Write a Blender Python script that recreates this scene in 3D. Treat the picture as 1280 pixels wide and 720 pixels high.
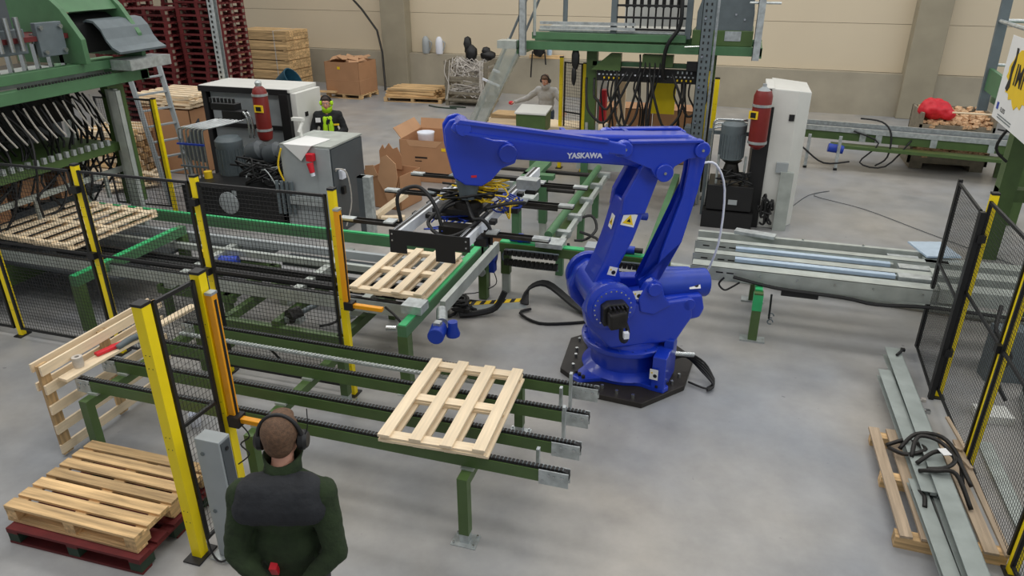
import bpy, bmesh, math, random
from mathutils import Vector, Matrix
for o in list(bpy.data.objects): bpy.data.objects.remove(o)
S = bpy.context.scene; COL = S.collection
R = math.radians; PI = math.pi
random.seed(7)
# ---------------------------------------------------------------- camera
cd = bpy.data.cameras.new('camera'); cam = bpy.data.objects.new('camera', cd); COL.objects.link(cam)
cd.sensor_width = 36; cd.lens = 900/1280*36; cd.clip_end = 200
cam.location = (0, 0, 4.1)
cam.rotation_euler = (R(90-24.6), R(0.1), R(17.1))
S.camera = cam
# ---------------------------------------------------------------- light
S.view_settings.view_transform = 'Standard'; S.view_settings.look = 'None'
S.view_settings.gamma = 1; S.view_settings.use_curve_mapping = False
S.view_settings.exposure = -0.1
W = bpy.data.worlds.new('hall_daylight'); S.world = W; W.use_nodes = True
W.node_tree.nodes['Background'].inputs[0].default_value = (0.93, 0.96, 1.0, 1)
W.node_tree.nodes['Background'].inputs[1].default_value = 0.42
def area(name, loc, rot, sx, sy, power, col):
    l = bpy.data.lights.new(name, 'AREA'); l.shape = 'RECTANGLE'; l.size = sx; l.size_y = sy
    l.energy = power; l.color = col
    o = bpy.data.objects.new(name, l); COL.objects.link(o); o.location = loc; o.rotation_euler = rot
    return o
# roof skylight bands over the hall and a row of high windows on the right-hand side
for i, y in enumerate((3.0, 9.5, 16.0, 21.5)):
    area('skylight_lamp', (-4, y, 8.5), (0, 0, 0), 22, 1.6, (610, 560, 420, 390)[i], (1.0, 0.97, 0.92))
area('side_window_light', (11, 9, 6.0), (0, R(62), 0), 4, 22, 470, (0.85, 0.93, 1.0))

# ---------------------------------------------------------------- materials
def C(r, g, b):
    f = lambda c: (c/255/12.92) if c/255 <= .04045 else ((c/255+.055)/1.055)**2.4
    return (f(r), f(g), f(b), 1)
MATS = {}
def mat(name, rgb, rough=.5, metal=0., var=.12, scale=6., bump=0., objvar=0., stretch=None, alpha=None, emit=0, trans=0., bscale=None, coat=0.):
    m = bpy.data.materials.new(name); m.use_nodes = True; MATS[name] = m
    nt = m.node_tree; N = nt.nodes; Lk = nt.links; b = N['Principled BSDF']
    b.inputs['Roughness'].default_value = rough; b.inputs['Metallic'].default_value = metal
    b.inputs['Coat Weight'].default_value = coat
    tc = N.new('ShaderNodeTexCoord'); mp = N.new('ShaderNodeMapping'); Lk.new(tc.outputs['Object'], mp.inputs[0])
    if stretch: mp.inputs['Scale'].default_value = stretch
    nz = N.new('ShaderNodeTexNoise'); nz.inputs['Scale'].default_value = scale; nz.inputs['Detail'].default_value = 5
    Lk.new(mp.outputs[0], nz.inputs['Vector'])
    cr = N.new('ShaderNodeValToRGB'); c = C(*rgb)
    cr.color_ramp.elements[0].position = .3; cr.color_ramp.elements[1].position = .7
    cr.color_ramp.elements[0].color = (c[0]*(1-var), c[1]*(1-var), c[2]*(1-var), 1)
    cr.color_ramp.elements[1].color = (min(1, c[0]*(1+var)), min(1, c[1]*(1+var)), min(1, c[2]*(1+var)), 1)
    Lk.new(nz.outputs['Fac'], cr.inputs[0]); out = cr.outputs[0]
    if objvar:
        oi = N.new('ShaderNodeObjectInfo'); hs = N.new('ShaderNodeHueSaturation')
        mr = N.new('ShaderNodeMapRange'); mr.inputs[3].default_value = 1-objvar; mr.inputs[4].default_value = 1+objvar
        Lk.new(oi.outputs['Random'], mr.inputs[0]); Lk.new(mr.outputs[0], hs.inputs['Value']); Lk.new(out, hs.inputs['Color'])
        out = hs.outputs[0]
    Lk.new(out, b.inputs['Base Color'])
    if bump:
        bp = N.new('ShaderNodeBump'); bp.inputs['Strength'].default_value = bump; bp.inputs['Distance'].default_value = .01
        n2 = N.new('ShaderNodeTexNoise'); n2.inputs['Scale'].default_value = bscale or scale*4; n2.inputs['Detail'].default_value = 6
        Lk.new(mp.outputs[0], n2.inputs['Vector']); Lk.new(n2.outputs['Fac'], bp.inputs['Height']); Lk.new(bp.outputs[0], b.inputs['Normal'])
    if emit:
        b.inputs['Emission Color'].default_value = c; b.inputs['Emission Strength'].default_value = emit
    if trans:
        b.inputs['Transmission Weight'].default_value = trans
    return m
def floor_mat():
    m = mat('polished_concrete', (156, 156, 158), .33, 0, .1, .5)
    nt = m.node_tree; N = nt.nodes; Lk = nt.links; b = N['Principled BSDF']
    cr = [n for n in N if n.type == 'VALTORGB'][0]
    tc = [n for n in N if n.type == 'TEX_COORD'][0]
    cr.color_ramp.elements[0].color = C(138, 142, 148); cr.color_ramp.elements[1].color = C(168, 163, 155)  # bluish and beige reflections painted into the slab colour
    n2 = N.new('ShaderNodeTexNoise'); n2.inputs['Scale'].default_value = 2.6; n2.inputs['Detail'].default_value = 8; n2.inputs['Roughness'].default_value = .62
    Lk.new(tc.outputs['Object'], n2.inputs['Vector'])
    mx = N.new('ShaderNodeMixRGB'); mx.blend_type = 'OVERLAY'; mx.inputs[0].default_value = .35
    Lk.new(cr.outputs[0], mx.inputs[1]); Lk.new(n2.outputs['Fac'], mx.inputs[2])
    # scattered dark scuffs
    vo = N.new('ShaderNodeTexNoise'); vo.inputs['Scale'].default_value = 9; vo.inputs['Detail'].default_value = 2
    Lk.new(tc.outputs['Object'], vo.inputs['Vector'])
    r2 = N.new('ShaderNodeValToRGB'); r2.color_ramp.elements[0].position = .2; r2.color_ramp.elements[1].position = .26
    r2.color_ramp.elements[0].color = (.4, .4, .42, 1); r2.color_ramp.elements[1].color = (1, 1, 1, 1)
    Lk.new(vo.outputs['Fac'], r2.inputs[0])
    m2 = N.new('ShaderNodeMixRGB'); m2.blend_type = 'MULTIPLY'; m2.inputs[0].default_value = .8
    Lk.new(mx.outputs[0], m2.inputs[1]); Lk.new(r2.outputs[0], m2.inputs[2]); Lk.new(m2.outputs[0], b.inputs['Base Color'])
    mr = N.new('ShaderNodeMapRange'); mr.inputs[3].default_value = .24; mr.inputs[4].default_value = .5
    Lk.new(n2.outputs['Fac'], mr.inputs[0]); Lk.new(mr.outputs[0], b.inputs['Roughness'])
    return m
M_floor = floor_mat()
M_panel = mat('beige_wall_panel', (214, 200, 174), .75, 0, .03, .4)
M_conc = mat('bare_concrete', (166, 158, 140), .85, 0, .12, 1.2, .3)
M_col = mat('column_concrete', (156, 148, 128), .85, 0, .1, 1.5, .3)
M_blue = mat('robot_blue_paint', (24, 58, 184), .3, 0, .06, 3., 0, 0, coat=.4)
M_blue2 = mat('motor_blue_paint', (28, 62, 170), .4, 0, .1, 8.)
M_green = mat('dark_green_paint', (76, 100, 54), .42, 0, .1, 5.)
M_green2 = mat('machine_green_paint', (78, 118, 82), .45, 0, .1, 5.)
M_lgreen = mat('bright_green_strip', (52, 178, 108), .45, 0, .08, 8.)
M_yel = mat('safety_yellow_paint', (250, 222, 12), .4, 0, .05, 5.)
M_amber = mat('amber_light_curtain', (236, 160, 22), .35, 0, .05, 5.)
M_black = mat('black_powder_coat', (22, 22, 23), .5, 0, .1, 8.)
M_rub = mat('black_rubber_hose', (18, 18, 19), .55, 0, .1, 8.)
M_dark = mat('oily_dark_steel', (46, 44, 42), .45, .5, .3, 9.)
M_galv = mat('galvanised_steel', (186, 192, 192), .38, .6, .22, 14.)
M_galv2 = mat('weathered_zinc_channel', (178, 184, 178), .42, .35, .14, 6.)
M_grey = mat('light_grey_paint', (160, 166, 168), .5, 0, .06, 5.)
M_dgrey = mat('slate_grey_paint', (74, 80, 84), .45, 0, .06, 5.)
M_mgrey = mat('motor_grey_paint', (96, 106, 110), .5, 0, .1, 8.)
M_white = mat('white_enclosure_paint', (214, 214, 208), .45, 0, .04, 4.)
M_chrome = mat('polished_steel_pipe', (190, 194, 194), .25, .9, .1, 8.)
M_alu = mat('aluminium_profile', (226, 230, 234), .4, .15, .08, 9.)
M_chan = mat('dull_zinc_channel', (162, 170, 166), .45, .35, .12, 6.)
M_bstrip = mat('polished_slide_rail', (196, 218, 240), .22, .35, .08, 9.)  # pale blue tint paints in what the polished rails reflect
M_red = mat('accumulator_dark_red', (122, 34, 30), .4, 0, .08, 7.)
M_redp = mat('painted_red_timber', (98, 27, 28), .7, 0, .2, 9., .2, .15)
M_red2 = mat('signal_red', (206, 30, 46), .5, 0, .08, 8.)
M_w = {}
for ax, st in (('x', (.25, 4, 4)), ('y', (4, .25, 4)), ('z', (4, 4, .25))):
    M_w['new'+ax] = mat('fresh_pine_'+ax, (236, 216, 184), .65, 0, .09, 12., .25, .05, st)
    M_w['old'+ax] = mat('weathered_pine_'+ax, (206, 172, 124), .75, 0, .42, 7., .35, .22, st)
    M_w['gry'+ax] = mat('greyed_pine_'+ax, (176, 156, 132), .8, 0, .2, 9., .35, .1, st)
M_end = mat('sawn_end_grain', (180, 130, 76), .85, 0, .3, 25., .4)
M_card = mat('brown_cardboard', (176, 132, 96), .85, 0, .06, 3., .1)
M_cardi = mat('cardboard_inside', (190, 148, 112), .85, 0, .06, 3.)
M_bgrn = mat('pallet_block_dark_green', (40, 58, 44), .8, 0, .2, 9.)
M_skin = mat('skin', (206, 152, 128), .55, 0, .06, 20.)
M_hair = mat('brown_hair', (98, 72, 52), .7, 0, .3, 60., .5)
M_dhair = mat('dark_hair', (52, 40, 34), .7, 0, .3, 60., .5)
M_fleece = mat('dark_green_fleece', (38, 52, 28), .95, 0, .22, 14., .5)
M_nav = mat('charcoal_cloth', (36, 38, 42), .85, 0, .15, 14., .4)
M_bjack = mat('black_workwear', (26, 28, 30), .85, 0, .15, 14., .4)
M_hiv = mat('lime_hi_vis_cloth', (176, 224, 20), .7, 0, .12, 14., .3)
M_grs = mat('grey_sweatshirt_cloth', (172, 170, 166), .9, 0, .08, 14., .3)
M_jean = mat('blue_grey_trousers', (66, 78, 92), .9, 0, .12, 14., .3)
M_sole = mat('black_work_boots', (24, 22, 21), .6)
M_plate = mat('dark_base_plate', (50, 46, 42), .5, .3, .2, 5.)
M_paper = mat('white_paper', (232, 232, 230), .7, 0, .02)
M_ylab = mat('yellow_label', (238, 200, 30), .6, 0, .03)
M_blk = mat('black_print', (16, 16, 18), .6, 0, .02)
M_whp = mat('white_print', (226, 230, 240), .5, 0, .02)
M_strap = mat('pale_plastic_strapping', (196, 190, 182), .5, 0, .15, 20.)
M_bluecr = mat('teal_plastic_bin', (36, 84, 104), .5)
M_glassy = mat('clear_plastic_film', (214, 220, 220), .12, 0, .02, 4., trans=.85)
M_wicker = mat('grey_weathered_wood', (132, 124, 108), .85, 0, .2, 9., .3)
M_wchip = mat('offcut_ends', (206, 170, 132), .8, 0, .3, 30., .3)
M_dust = mat('clear_film', (206, 216, 210), .15, 0, .1, 4.)
M_dust.node_tree.nodes['Principled BSDF'].inputs['Alpha'].default_value = .4

# ---------------------------------------------------------------- helpers
ROOTM = {}
class MB:
    def __init__(s): s.v = []; s.f = []; s.sm = False
    def add(s, vs, fs):
        n = len(s.v); s.v += [Vector(v) for v in vs]; s.f += [tuple(i+n for i in f) for f in fs]; return s
    def bb(s, x0, y0, z0, x1, y1, z1):
        return s.add([(x, y, z) for z in (z0, z1) for y in (y0, y1) for x in (x0, x1)],
                     [(0, 2, 3, 1), (4, 5, 7, 6), (0, 1, 5, 4), (2, 6, 7, 3), (0, 4, 6, 2), (1, 3, 7, 5)])
    def box(s, c, d, rz=0, rx=0, ry=0):
        m = Matrix.Translation(c) @ Matrix.Rotation(rz, 4, 'Z') @ Matrix.Rotation(ry, 4, 'Y') @ Matrix.Rotation(rx, 4, 'X')
        vs = [m @ Vector((x*d[0]/2, y*d[1]/2, z*d[2]/2)) for z in (-1, 1) for y in (-1, 1) for x in (-1, 1)]
        return s.add(vs, [(0, 2, 3, 1), (4, 5, 7, 6), (0, 1, 5, 4), (2, 6, 7, 3), (0, 4, 6, 2), (1, 3, 7, 5)])
    def bar(s, p, q, w, h, up=(0, 0, 1)):
        p = Vector(p); q = Vector(q); d = (q-p).normalized(); u = Vector(up)
        if abs(d.dot(u)) > .98: u = Vector((0, 1, 0))
        r = d.cross(u).normalized(); u = r.cross(d)
        vs = [a+r*(sx*w/2)+u*(sz*h/2) for a in (p, q) for sx, sz in ((-1, -1), (1, -1), (1, 1), (-1, 1))]
        return s.add(vs, [(0, 1, 2, 3), (7, 6, 5, 4), (0, 4, 5, 1), (1, 5, 6, 2), (2, 6, 7, 3), (3, 7, 4, 0)])
    def chan(s, p, q, w, h, t=.004, up=(0, 0, 1), open_side=1):
        # C channel: web on one side, two flanges
        p = Vector(p); q = Vector(q); d = (q-p).normalized(); u = Vector(up); r = d.cross(u).normalized(); u = r.cross(d)
        o = r*(-open_side*(w/2-t/2))
        s.bar(p+o, q+o, t, h, u)
        for k in (-1, 1): s.bar(p+u*k*(h/2-t/2), q+u*k*(h/2-t/2), w, t, u)
        return s
    def cyl(s, p, q, r, r2=None, n=16, cap=True):
        p = Vector(p); q = Vector(q); d = (q-p).normalized(); r2 = r if r2 is None else r2
        a = d.cross(Vector((0, 0, 1)) if abs(d.z) < .95 else Vector((1, 0, 0))).normalized(); b = d.cross(a)
        vs = [c+(a*math.cos(t*2*PI/n)+b*math.sin(t*2*PI/n))*rr for c, rr in ((p, r), (q, r2)) for t in range(n)]
        fs = [(t, (t+1) % n, n+(t+1) % n, n+t) for t in range(n)]
        if cap: fs += [tuple(range(n-1, -1, -1)), tuple(range(n, 2*n))]
        return s.add(vs, fs)
    def tube(s, pts, r, n=6, sub=4, closed=False):
        P = [Vector(p) for p in pts]
        if sub > 1 and len(P) > 2:
            Q = []
            for i in range(len(P)-1):
                p0 = P[max(i-1, 0)]; p1 = P[i]; p2 = P[i+1]; p3 = P[min(i+2, len(P)-1)]
                for k in range(sub):
                    t = k/sub
                    Q.append(.5*((2*p1)+(p2-p0)*t+(2*p0-5*p1+4*p2-p3)*t*t+(3*p1-p0-3*p2+p3)*t**3))
            Q.append(P[-1]); P = Q
        vs = []; prev = None
        for i, p in enumerate(P):
            d = (P[min(i+1, len(P)-1)]-P[max(i-1, 0)])
            if d.length < 1e-6: d = Vector((0, 0, 1))
            d.normalize()
            if prev is None:
                a = d.cross(Vector((0, 0, 1)) if abs(d.z) < .9 else Vector((1, 0, 0))).normalized()
            else:
                a = (prev-d*prev.dot(d))
                a = a.normalized() if a.length > 1e-5 else d.orthogonal().normalized()
            prev = a; b = d.cross(a)
            rr = r[min(i*len(r)//len(P), len(r)-1)] if isinstance(r, (list, tuple)) else r
            vs += [p+(a*math.cos(t*2*PI/n)+b*math.sin(t*2*PI/n))*rr for t in range(n)]
        fs = [(i*n+t, i*n+(t+1) % n, (i+1)*n+(t+1) % n, (i+1)*n+t) for i in range(len(P)-1) for t in range(n)]
        fs += [tuple(range(n-1, -1, -1)), tuple(range((len(P)-1)*n, len(P)*n))]
        return s.add(vs, fs)
    def prism(s, poly, f, b0, b1):
        # poly of (a, z), f(a, b, z) -> world
        n = len(poly); vs = [f(a, b, z) for b in (b0, b1) for a, z in poly]
        return s.add(vs, [tuple(range(n)), tuple(range(2*n-1, n-1, -1))]+[(i, n+i, n+(i+1) % n, (i+1) % n) for i in range(n)])
    def lathe(s, prof, c=(0, 0, 0), n=24, axis='z', m=None):
        vs = []
        for r, z in prof:
            for t in range(n):
                x, y = r*math.cos(2*PI*t/n), r*math.sin(2*PI*t/n)
                v = Vector((x, y, z))
                if m: v = m @ v
                vs.append(v+Vector(c))
        k = len(prof)
        fs = [(i*n+t, i*n+(t+1) % n, (i+1)*n+(t+1) % n, (i+1)*n+t) for i in range(k-1) for t in range(n)]
        fs += [tuple(range(n-1, -1, -1)), tuple(range((k-1)*n, k*n))]
        return s.add(vs, fs)
    def ell(s, c, d, n=12, m=None):
        c = Vector(c); vs = []; k = n//2
        for i in range(1, k):
            ph = PI*i/k
            for t in range(n):
                v = Vector((d[0]*math.sin(ph)*math.cos(2*PI*t/n), d[1]*math.sin(ph)*math.sin(2*PI*t/n), d[2]*math.cos(ph)))
                vs.append(c+(m @ v if m else v))
        top = c+(m @ Vector((0, 0, d[2])) if m else Vector((0, 0, d[2]))); bot = c+(m @ Vector((0, 0, -d[2])) if m else Vector((0, 0, -d[2])))
        fs = [((i)*n+t, (i+1)*n+t, (i+1)*n+(t+1) % n, i*n+(t+1) % n) for i in range(k-2) for t in range(n)]
        a = len(vs); vs += [top, bot]
        fs += [(a, t, (t+1) % n) for t in range(n)]+[(a+1, (k-2)*n+(t+1) % n, (k-2)*n+t) for t in range(n)]
        return s.add(vs, fs)
    def caps(s, p, q, r, r2=None, n=12):
        r2 = r if r2 is None else r2
        s.cyl(p, q, r, r2, n); s.ell(p, (r, r, r), n); s.ell(q, (r2, r2, r2), n); return s
    def build(s, name, m, parent=None, smooth=False, bevel=0, label=None, kind=None, seg=2):
        me = bpy.data.meshes.new(name)
        inv = ROOTM[parent.name].inverted() if parent else Matrix()
        vs = [inv @ v for v in s.v] if parent else s.v
        org = None
        if not parent and vs:
            x = [v.x for v in vs]; y = [v.y for v in vs]; z = [v.z for v in vs]
            org = Vector(((min(x)+max(x))/2, (min(y)+max(y))/2, min(z))); vs = [v-org for v in vs]
        me.from_pydata([tuple(v) for v in vs], [], s.f)
        me.materials.append(m)
        bm = bmesh.new(); bm.from_mesh(me); bmesh.ops.recalc_face_normals(bm, faces=bm.faces); bm.to_mesh(me); bm.free()
        if smooth:
            for p in me.polygons: p.use_smooth = True
            if smooth != 'all':
                try: me.set_sharp_from_angle(angle=R(35))
                except Exception: pass
        o = bpy.data.objects.new(name, me); COL.objects.link(o)
        if org is not None: o.location = org
        if parent: o.parent = parent; ROOTM[o.name] = ROOTM[parent.name]
        if bevel:
            bv = o.modifiers.new('bevel', 'BEVEL'); bv.width = bevel; bv.segments = seg; bv.limit_method = 'ANGLE'
        if label: o['label'] = label
        if kind: o['kind'] = kind
        return o
def tag(o, label=None, cat=None, group=None, kind=None):
    if label: o['label'] = label
    if cat: o['category'] = cat
    if group: o['group'] = group
    if kind: o['kind'] = kind
    return o
def thing(name, label, cat, loc=(0, 0, 0), rz=0, group=None, rot=None):
    o = bpy.data.objects.new(name, None); COL.objects.link(o); o.location = loc; o.rotation_euler = rot or (0, 0, rz)
    o.empty_display_size = .1
    ROOTM[o.name] = Matrix.LocRotScale(Vector(loc), o.rotation_euler, Vector((1, 1, 1)))
    return tag(o, label, cat, group)
def dup(root, loc, rz=0, label=None, group=None, rot=None):
    kids = {}
    for o in bpy.data.objects:
        if o.parent: kids.setdefault(o.parent.name, []).append(o)
    def cp(o, par):
        c = o.copy(); COL.objects.link(c)
        if par: c.parent = par
        for k in kids.get(o.name, []): cp(k, c)
        return c
    r = cp(root, None); r.location = loc; r.rotation_euler = rot or (0, 0, rz)
    if label: r['label'] = label
    if group: r['group'] = group
    ROOTM[r.name] = Matrix.LocRotScale(Vector(loc), r.rotation_euler, Vector((1, 1, 1)))
    return r
def rep(src, locs, rots=None):
    # further copies of one part, sharing its mesh; locs are offsets from the first one
    for i, l in enumerate(locs):
        c = src.copy(); COL.objects.link(c); c.location = Vector(src.location)+Vector(l)
        if rots: c.rotation_euler = rots[i]
def remesh(o, vox, sm=4):
    r = o.modifiers.new('remesh', 'REMESH'); r.mode = 'VOXEL'; r.voxel_size = vox; r.use_smooth_shade = True
    s = o.modifiers.new('smooth', 'SMOOTH'); s.iterations = sm; s.factor = .6
    return o
def crumple(mb, amt, seed=1):
    q = random.Random(seed)
    for v in mb.v: v += Vector((q.uniform(-amt, amt), q.uniform(-amt, amt), q.uniform(-amt, amt)))
    return mb
def wrinkle(o, st=.012, size=.12):
    t = bpy.data.textures.new('cloth_folds', 'CLOUDS'); t.noise_scale = size
    d = o.modifiers.new('folds', 'DISPLACE'); d.texture = t; d.strength = st; d.mid_level = .5; d.texture_coords = 'LOCAL'
    return o
def text(name, body, size, m, parent, M4, extrude=.001, bold=0.):
    cu = bpy.data.curves.new(name, 'FONT'); cu.body = body; cu.size = size; cu.extrude = extrude; cu.align_x = 'CENTER'; cu.align_y = 'CENTER'
    cu.offset = bold
    t = bpy.data.objects.new(name, cu); COL.objects.link(t)
    bpy.context.view_layer.update()
    me = bpy.data.meshes.new_from_object(t.evaluated_get(bpy.context.evaluated_depsgraph_get()))
    bpy.data.objects.remove(t)
    me.materials.clear(); me.materials.append(m)
    inv = ROOTM[parent.name].inverted() if parent else Matrix()
    me.transform(inv @ M4)
    o = bpy.data.objects.new(name, me); COL.objects.link(o)
    if parent: o.parent = parent
    return o
def frame4(o, x, y):
    # matrix placing local XY plane at origin o with axes x,y (z = x cross y)
    x = Vector(x).normalized(); y = Vector(y); y = (y-x*y.dot(x)).normalized(); z = x.cross(y)
    m = Matrix.Identity(4)
    for i in range(3): m[i][0] = x[i]; m[i][1] = y[i]; m[i][2] = z[i]; m[i][3] = o[i]
    return m

# ================================================================ the setting
f = MB().bb(-30, -4, -.1, 14, 27, 0).build('floor', M_floor, kind='structure')
# fine expansion joint lines cut in the slab
WY = lambda x: 23.45-.055*(x+4)      # the back wall runs slightly askew
wd = Vector((1, -.055, 0)).normalized(); wang = math.atan2(-.055, 1)
wl = MB()
def wallbox(mb, x0, x1, z0, z1, d0, d1):
    vs = []
    for z in (z0, z1):
        for d in (d0, d1):
            for x in (x0, x1): vs.append((x, WY(x)+d, z))
    return mb.add(vs, [(0, 2, 3, 1), (4, 5, 7, 6), (0, 1, 5, 4), (2, 6, 7, 3), (0, 4, 6, 2), (1, 3, 7, 5)])
wallbox(wl, -30, 14, 0, 9, .12, .3).build('wall_back', M_conc, kind='structure')
wallbox(MB(), -30, 14, 0, 1.16, -.2, .12).build('baseboard_back', M_conc, kind='structure', label='bare concrete plinth along the foot of the beige wall')
WB = bpy.data.objects['wall_back']; ROOTM[WB.name] = Matrix.Translation(WB.location)
for (x0, x1) in ((-30, -11.2), (-11.2, 4.8), (4.8, 14)):
    for z0, z1 in ((1.17, 2.44), (2.45, 3.72), (3.73, 5.0), (5.01, 6.3)):
        wallbox(MB(), x0+.01, x1-.01, z0, z1, .06, .125).build('panel', M_panel, WB)
for x, w in ((-11.42, .92), (4.68, .8)):
    wallbox(MB(), x-w/2, x+w/2, 0, 9, -.42, .1).build('trim_1' if x < 0 else 'trim_2', M_col, kind='structure', bevel=.02,
        label='concrete column behind the waste box' if x < 0 else 'concrete column behind the red sack')
# side and front walls of the hall, outside the frame
MB().bb(14, -4, 0, 14.2, 27, 4.2).build('wall_right', M_panel, kind='structure')
MB().bb(-30.2, -4, 0, -30, 27, 9).build('wall_left', M_panel, kind='structure')

# ================================================================ shared builders
def bolt(mb, p, r=.012, h=.012, d=(0, 0, 1)):
    p = Vector(p); mb.cyl(p, p+Vector(d)*h, r, n=6); return mb
def bolts(parent, pts, r=.012, h=.012, d=(0, 0, 1), m=None, name='bolt'):
    first = bolt(MB(), pts[0], r, h, d).build(name, m or M_chrome, parent)
    rep(first, [Vector(p)-Vector(pts[0]) for p in pts[1:]])
def post(parent, x, y, h=2.15, s=.06, foot=True, rz=0, m=None):
    p = MB().bb(x-s/2, y-s/2, .01, x+s/2, y+s/2, h).build('post', m or M_yel, parent)
    MB().bb(x-s/2-.003, y-s/2-.003, h, x+s/2+.003, y+s/2+.003, h+.02).build('cap', M_black, p)
    if foot: MB().bb(x-s*.9, y-s*1.3, 0, x+s*.9, y+s*1.3, .014).build('foot_plate', M_black, p)
    hb = MB()
    for z in (.35, .45, 1.0, 1.1, 1.65, 1.75):
        for k in (-1, 1): hb.cyl((x+k*s*.2, y-s/2-.002, z), (x+k*s*.2, y-s/2+.003, z), .004, n=5)
    hb.build('screw_hole', M_black, p, kind='stuff')
    return p
def mesh_panel(parent, p, q, z0=.12, z1=2.05, mid=1.2, dx=.04, dz=.042, w=.003, nofill=False):
    p = Vector((p[0], p[1], 0)); q = Vector((q[0], q[1], 0)); d = (q-p); L = d.length; d.normalize()
    fm = MB(); t = .026
    for z in [z0+t/2, z1-t/2]+([mid] if mid else []): fm.bar(p+Vector((0, 0, z)), q+Vector((0, 0, z)), t*.8, t)
    for a in (p+d*t/2, q-d*t/2): fm.bar(a+Vector((0, 0, z0)), a+Vector((0, 0, z1)), t, t, d)
    fr = fm.build('panel_frame', M_black, parent)
    wm = MB(); n = max(2, int(L/dx))
    for i in range(1, n):
        a = p+d*(L*i/n); wm.bar(a+Vector((0, 0, z0)), a+Vector((0, 0, z1)), w, w, d)
    k = int((z1-z0)/dz)
    for i in range(1, k):
        z = z0+(z1-z0)*i/k; wm.bar(p+Vector((0, 0, z)), q+Vector((0, 0, z)), w, w)
    wm.build('wire_mesh', M_black, fr, kind='stuff')
    return fr
def clamp(parent, x, y, z, s=.09): MB().box((x, y, z), (s, s, .07)).build('panel_clamp', M_black, parent)

# chain conveyor rail running along x: beam, steel chain, galvanised end plates
def chain_rail(parent, x0, x1, y, top, h=.1, w=.06, end=.22, endm=None, left_end=True, right_end=True, pitch=.03, m=None):
    b = MB().bb(x0+(end*.6 if left_end else 0), y-w/2, top-.02-h, x1-(end if right_end else 0), y+w/2, top-.02).build('rail_beam', m or M_green, parent)
    MB().bb(x0, y-.022, top-.02, x1-.03, y+.022, top-.012).build('chain_guide', M_black, b)
    ch = MB(); n = int((x1-x0-.06)/pitch)
    for i in range(n):
        x = x0+.03+i*pitch
        ch.bb(x, y-.018, top-.012, x+pitch*.66, y+.018, top+.004)
    ch.build('roller_chain', M_dark, b, kind='stuff')
    pn = MB()
    for i in range(n):
        x = x0+.03+(i+.8)*pitch; pn.bb(x-.003, y-.014, top-.008, x+.003, y+.014, top+.002)
    pn.build('chain_pin', M_mgrey, b, kind='stuff')
    for on, xa, xb in ((right_end, x1-end, x1), (left_end, x0-.02, x0+end*.6)):
        if not on: continue
        e = MB()
        for k in (-1, 1): e.bb(xa, y+k*(w/2+.003)-.004, top-.135, xb, y+k*(w/2+.003)+.004, top-.01)
        ep = e.build('end_plate', M_galv, parent)
        xm = xb-.045 if xb == x1 else xa+.045
        MB().cyl((xm, y-w/2-.016, top-.05), (xm, y+w/2+.016, top-.05), .014, n=10).build('axle', M_chrome, ep)
        MB().cyl((xm, y-.02, top-.05), (xm, y+.02, top-.05), .05, n=16).build('sprocket', M_black, ep)
        bolts(ep, [(xm-.06 if xb == x1 else xm+.06, y-w/2-.008, top-.05), (xm-.1 if xb == x1 else xm+.1, y-w/2-.008, top-.04), (xa+.03, y-w/2-.008, top-.1)], .009, .008, (0, -1, 0))
    return b
def portal(parent, x, y0, y1, ztop, s=.08, feet=True, m=None, cross=True, legs=('a', 'b'), galv_foot=True):
    m = m or M_green
    if cross: MB().bb(x-s/2, y0, ztop-s, x+s/2, y1, ztop).build('cross_beam', m, parent)
    for i, y in enumerate((y0+s/2, y1-s/2)):
        if 'ab'[i] not in legs: continue
        l = MB().bb(x-s/2, y-s/2, .09, x+s/2, y+s/2, ztop-(s if cross else 0)).build('leg', m, parent)
        if galv_foot:
            ft = MB().bb(x-.055, y-.055, 0, x+.055, y+.055, .006).bb(x-s/2-.006, y-s/2-.004, 0, x+s/2+.006, y+s/2+.004, .14)
            fo = MB().bb(x-.1, y-.075, 0, x+.1, y+.075, .008).bb(x-s/2+.004, y-s/2+.004, 0, x+s/2-.004, y+s/2-.004, .1).build('foot', M_galv, l)
            bolts(fo, [(x-.08, y-.055, .008), (x+.08, y-.055, .008), (x-.08, y+.05, .008), (x+.08, y+.05, .008)], .01, .02)

# pallet of four top slats, three double cross boards, four lower slats (length along local y)
def crate_pallet(name, label, loc, rz, L=1.2, Wd=.83, n=4, sl=.095, wd='new', cat='pallet', group=None, shift=.02, rot=None):
    t = thing(name, label, cat, loc, rz, group, rot)
    my = M_w[wd+'y']; mx = M_w[wd+'x']; M = ROOTM[t.name]
    def part(nm, b, m):
        q = MB().bb(*b); q.v = [M @ v for v in q.v]; return q.build(nm, m, t)
    xs = [-Wd/2+sl/2+i*(Wd-sl)/(n-1) for i in range(n)]
    z = 0
    a = part('bottom_slat', (xs[0]-sl/2+shift, -L/2+.02, 0, xs[0]+sl/2+shift, L/2-.03, .018), my)
    rep(a, [(x-xs[0], 0, 0) for x in xs[1:]])
    a = part('cross_board', (-Wd/2, -L/2, .019, Wd/2, -L/2+.1, .041), mx); rep(a, [(0, L/2-.05, 0), (0, L-.1, 0)])
    a = part('cross_board', (-Wd/2+.015, -L/2+.005, .042, Wd/2-.01, -L/2+.095, .064), mx); rep(a, [(0, L/2-.05, 0), (0, L-.1, 0)])
    a = part('slat', (xs[0]-sl/2, -L/2-.005, .065, xs[0]+sl/2, L/2+.005, .087), my)
    rep(a, [(x-xs[0], (.006, -.008, .004)[i % 3], 0) for i, x in enumerate(xs[1:])])
    return t
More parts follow.
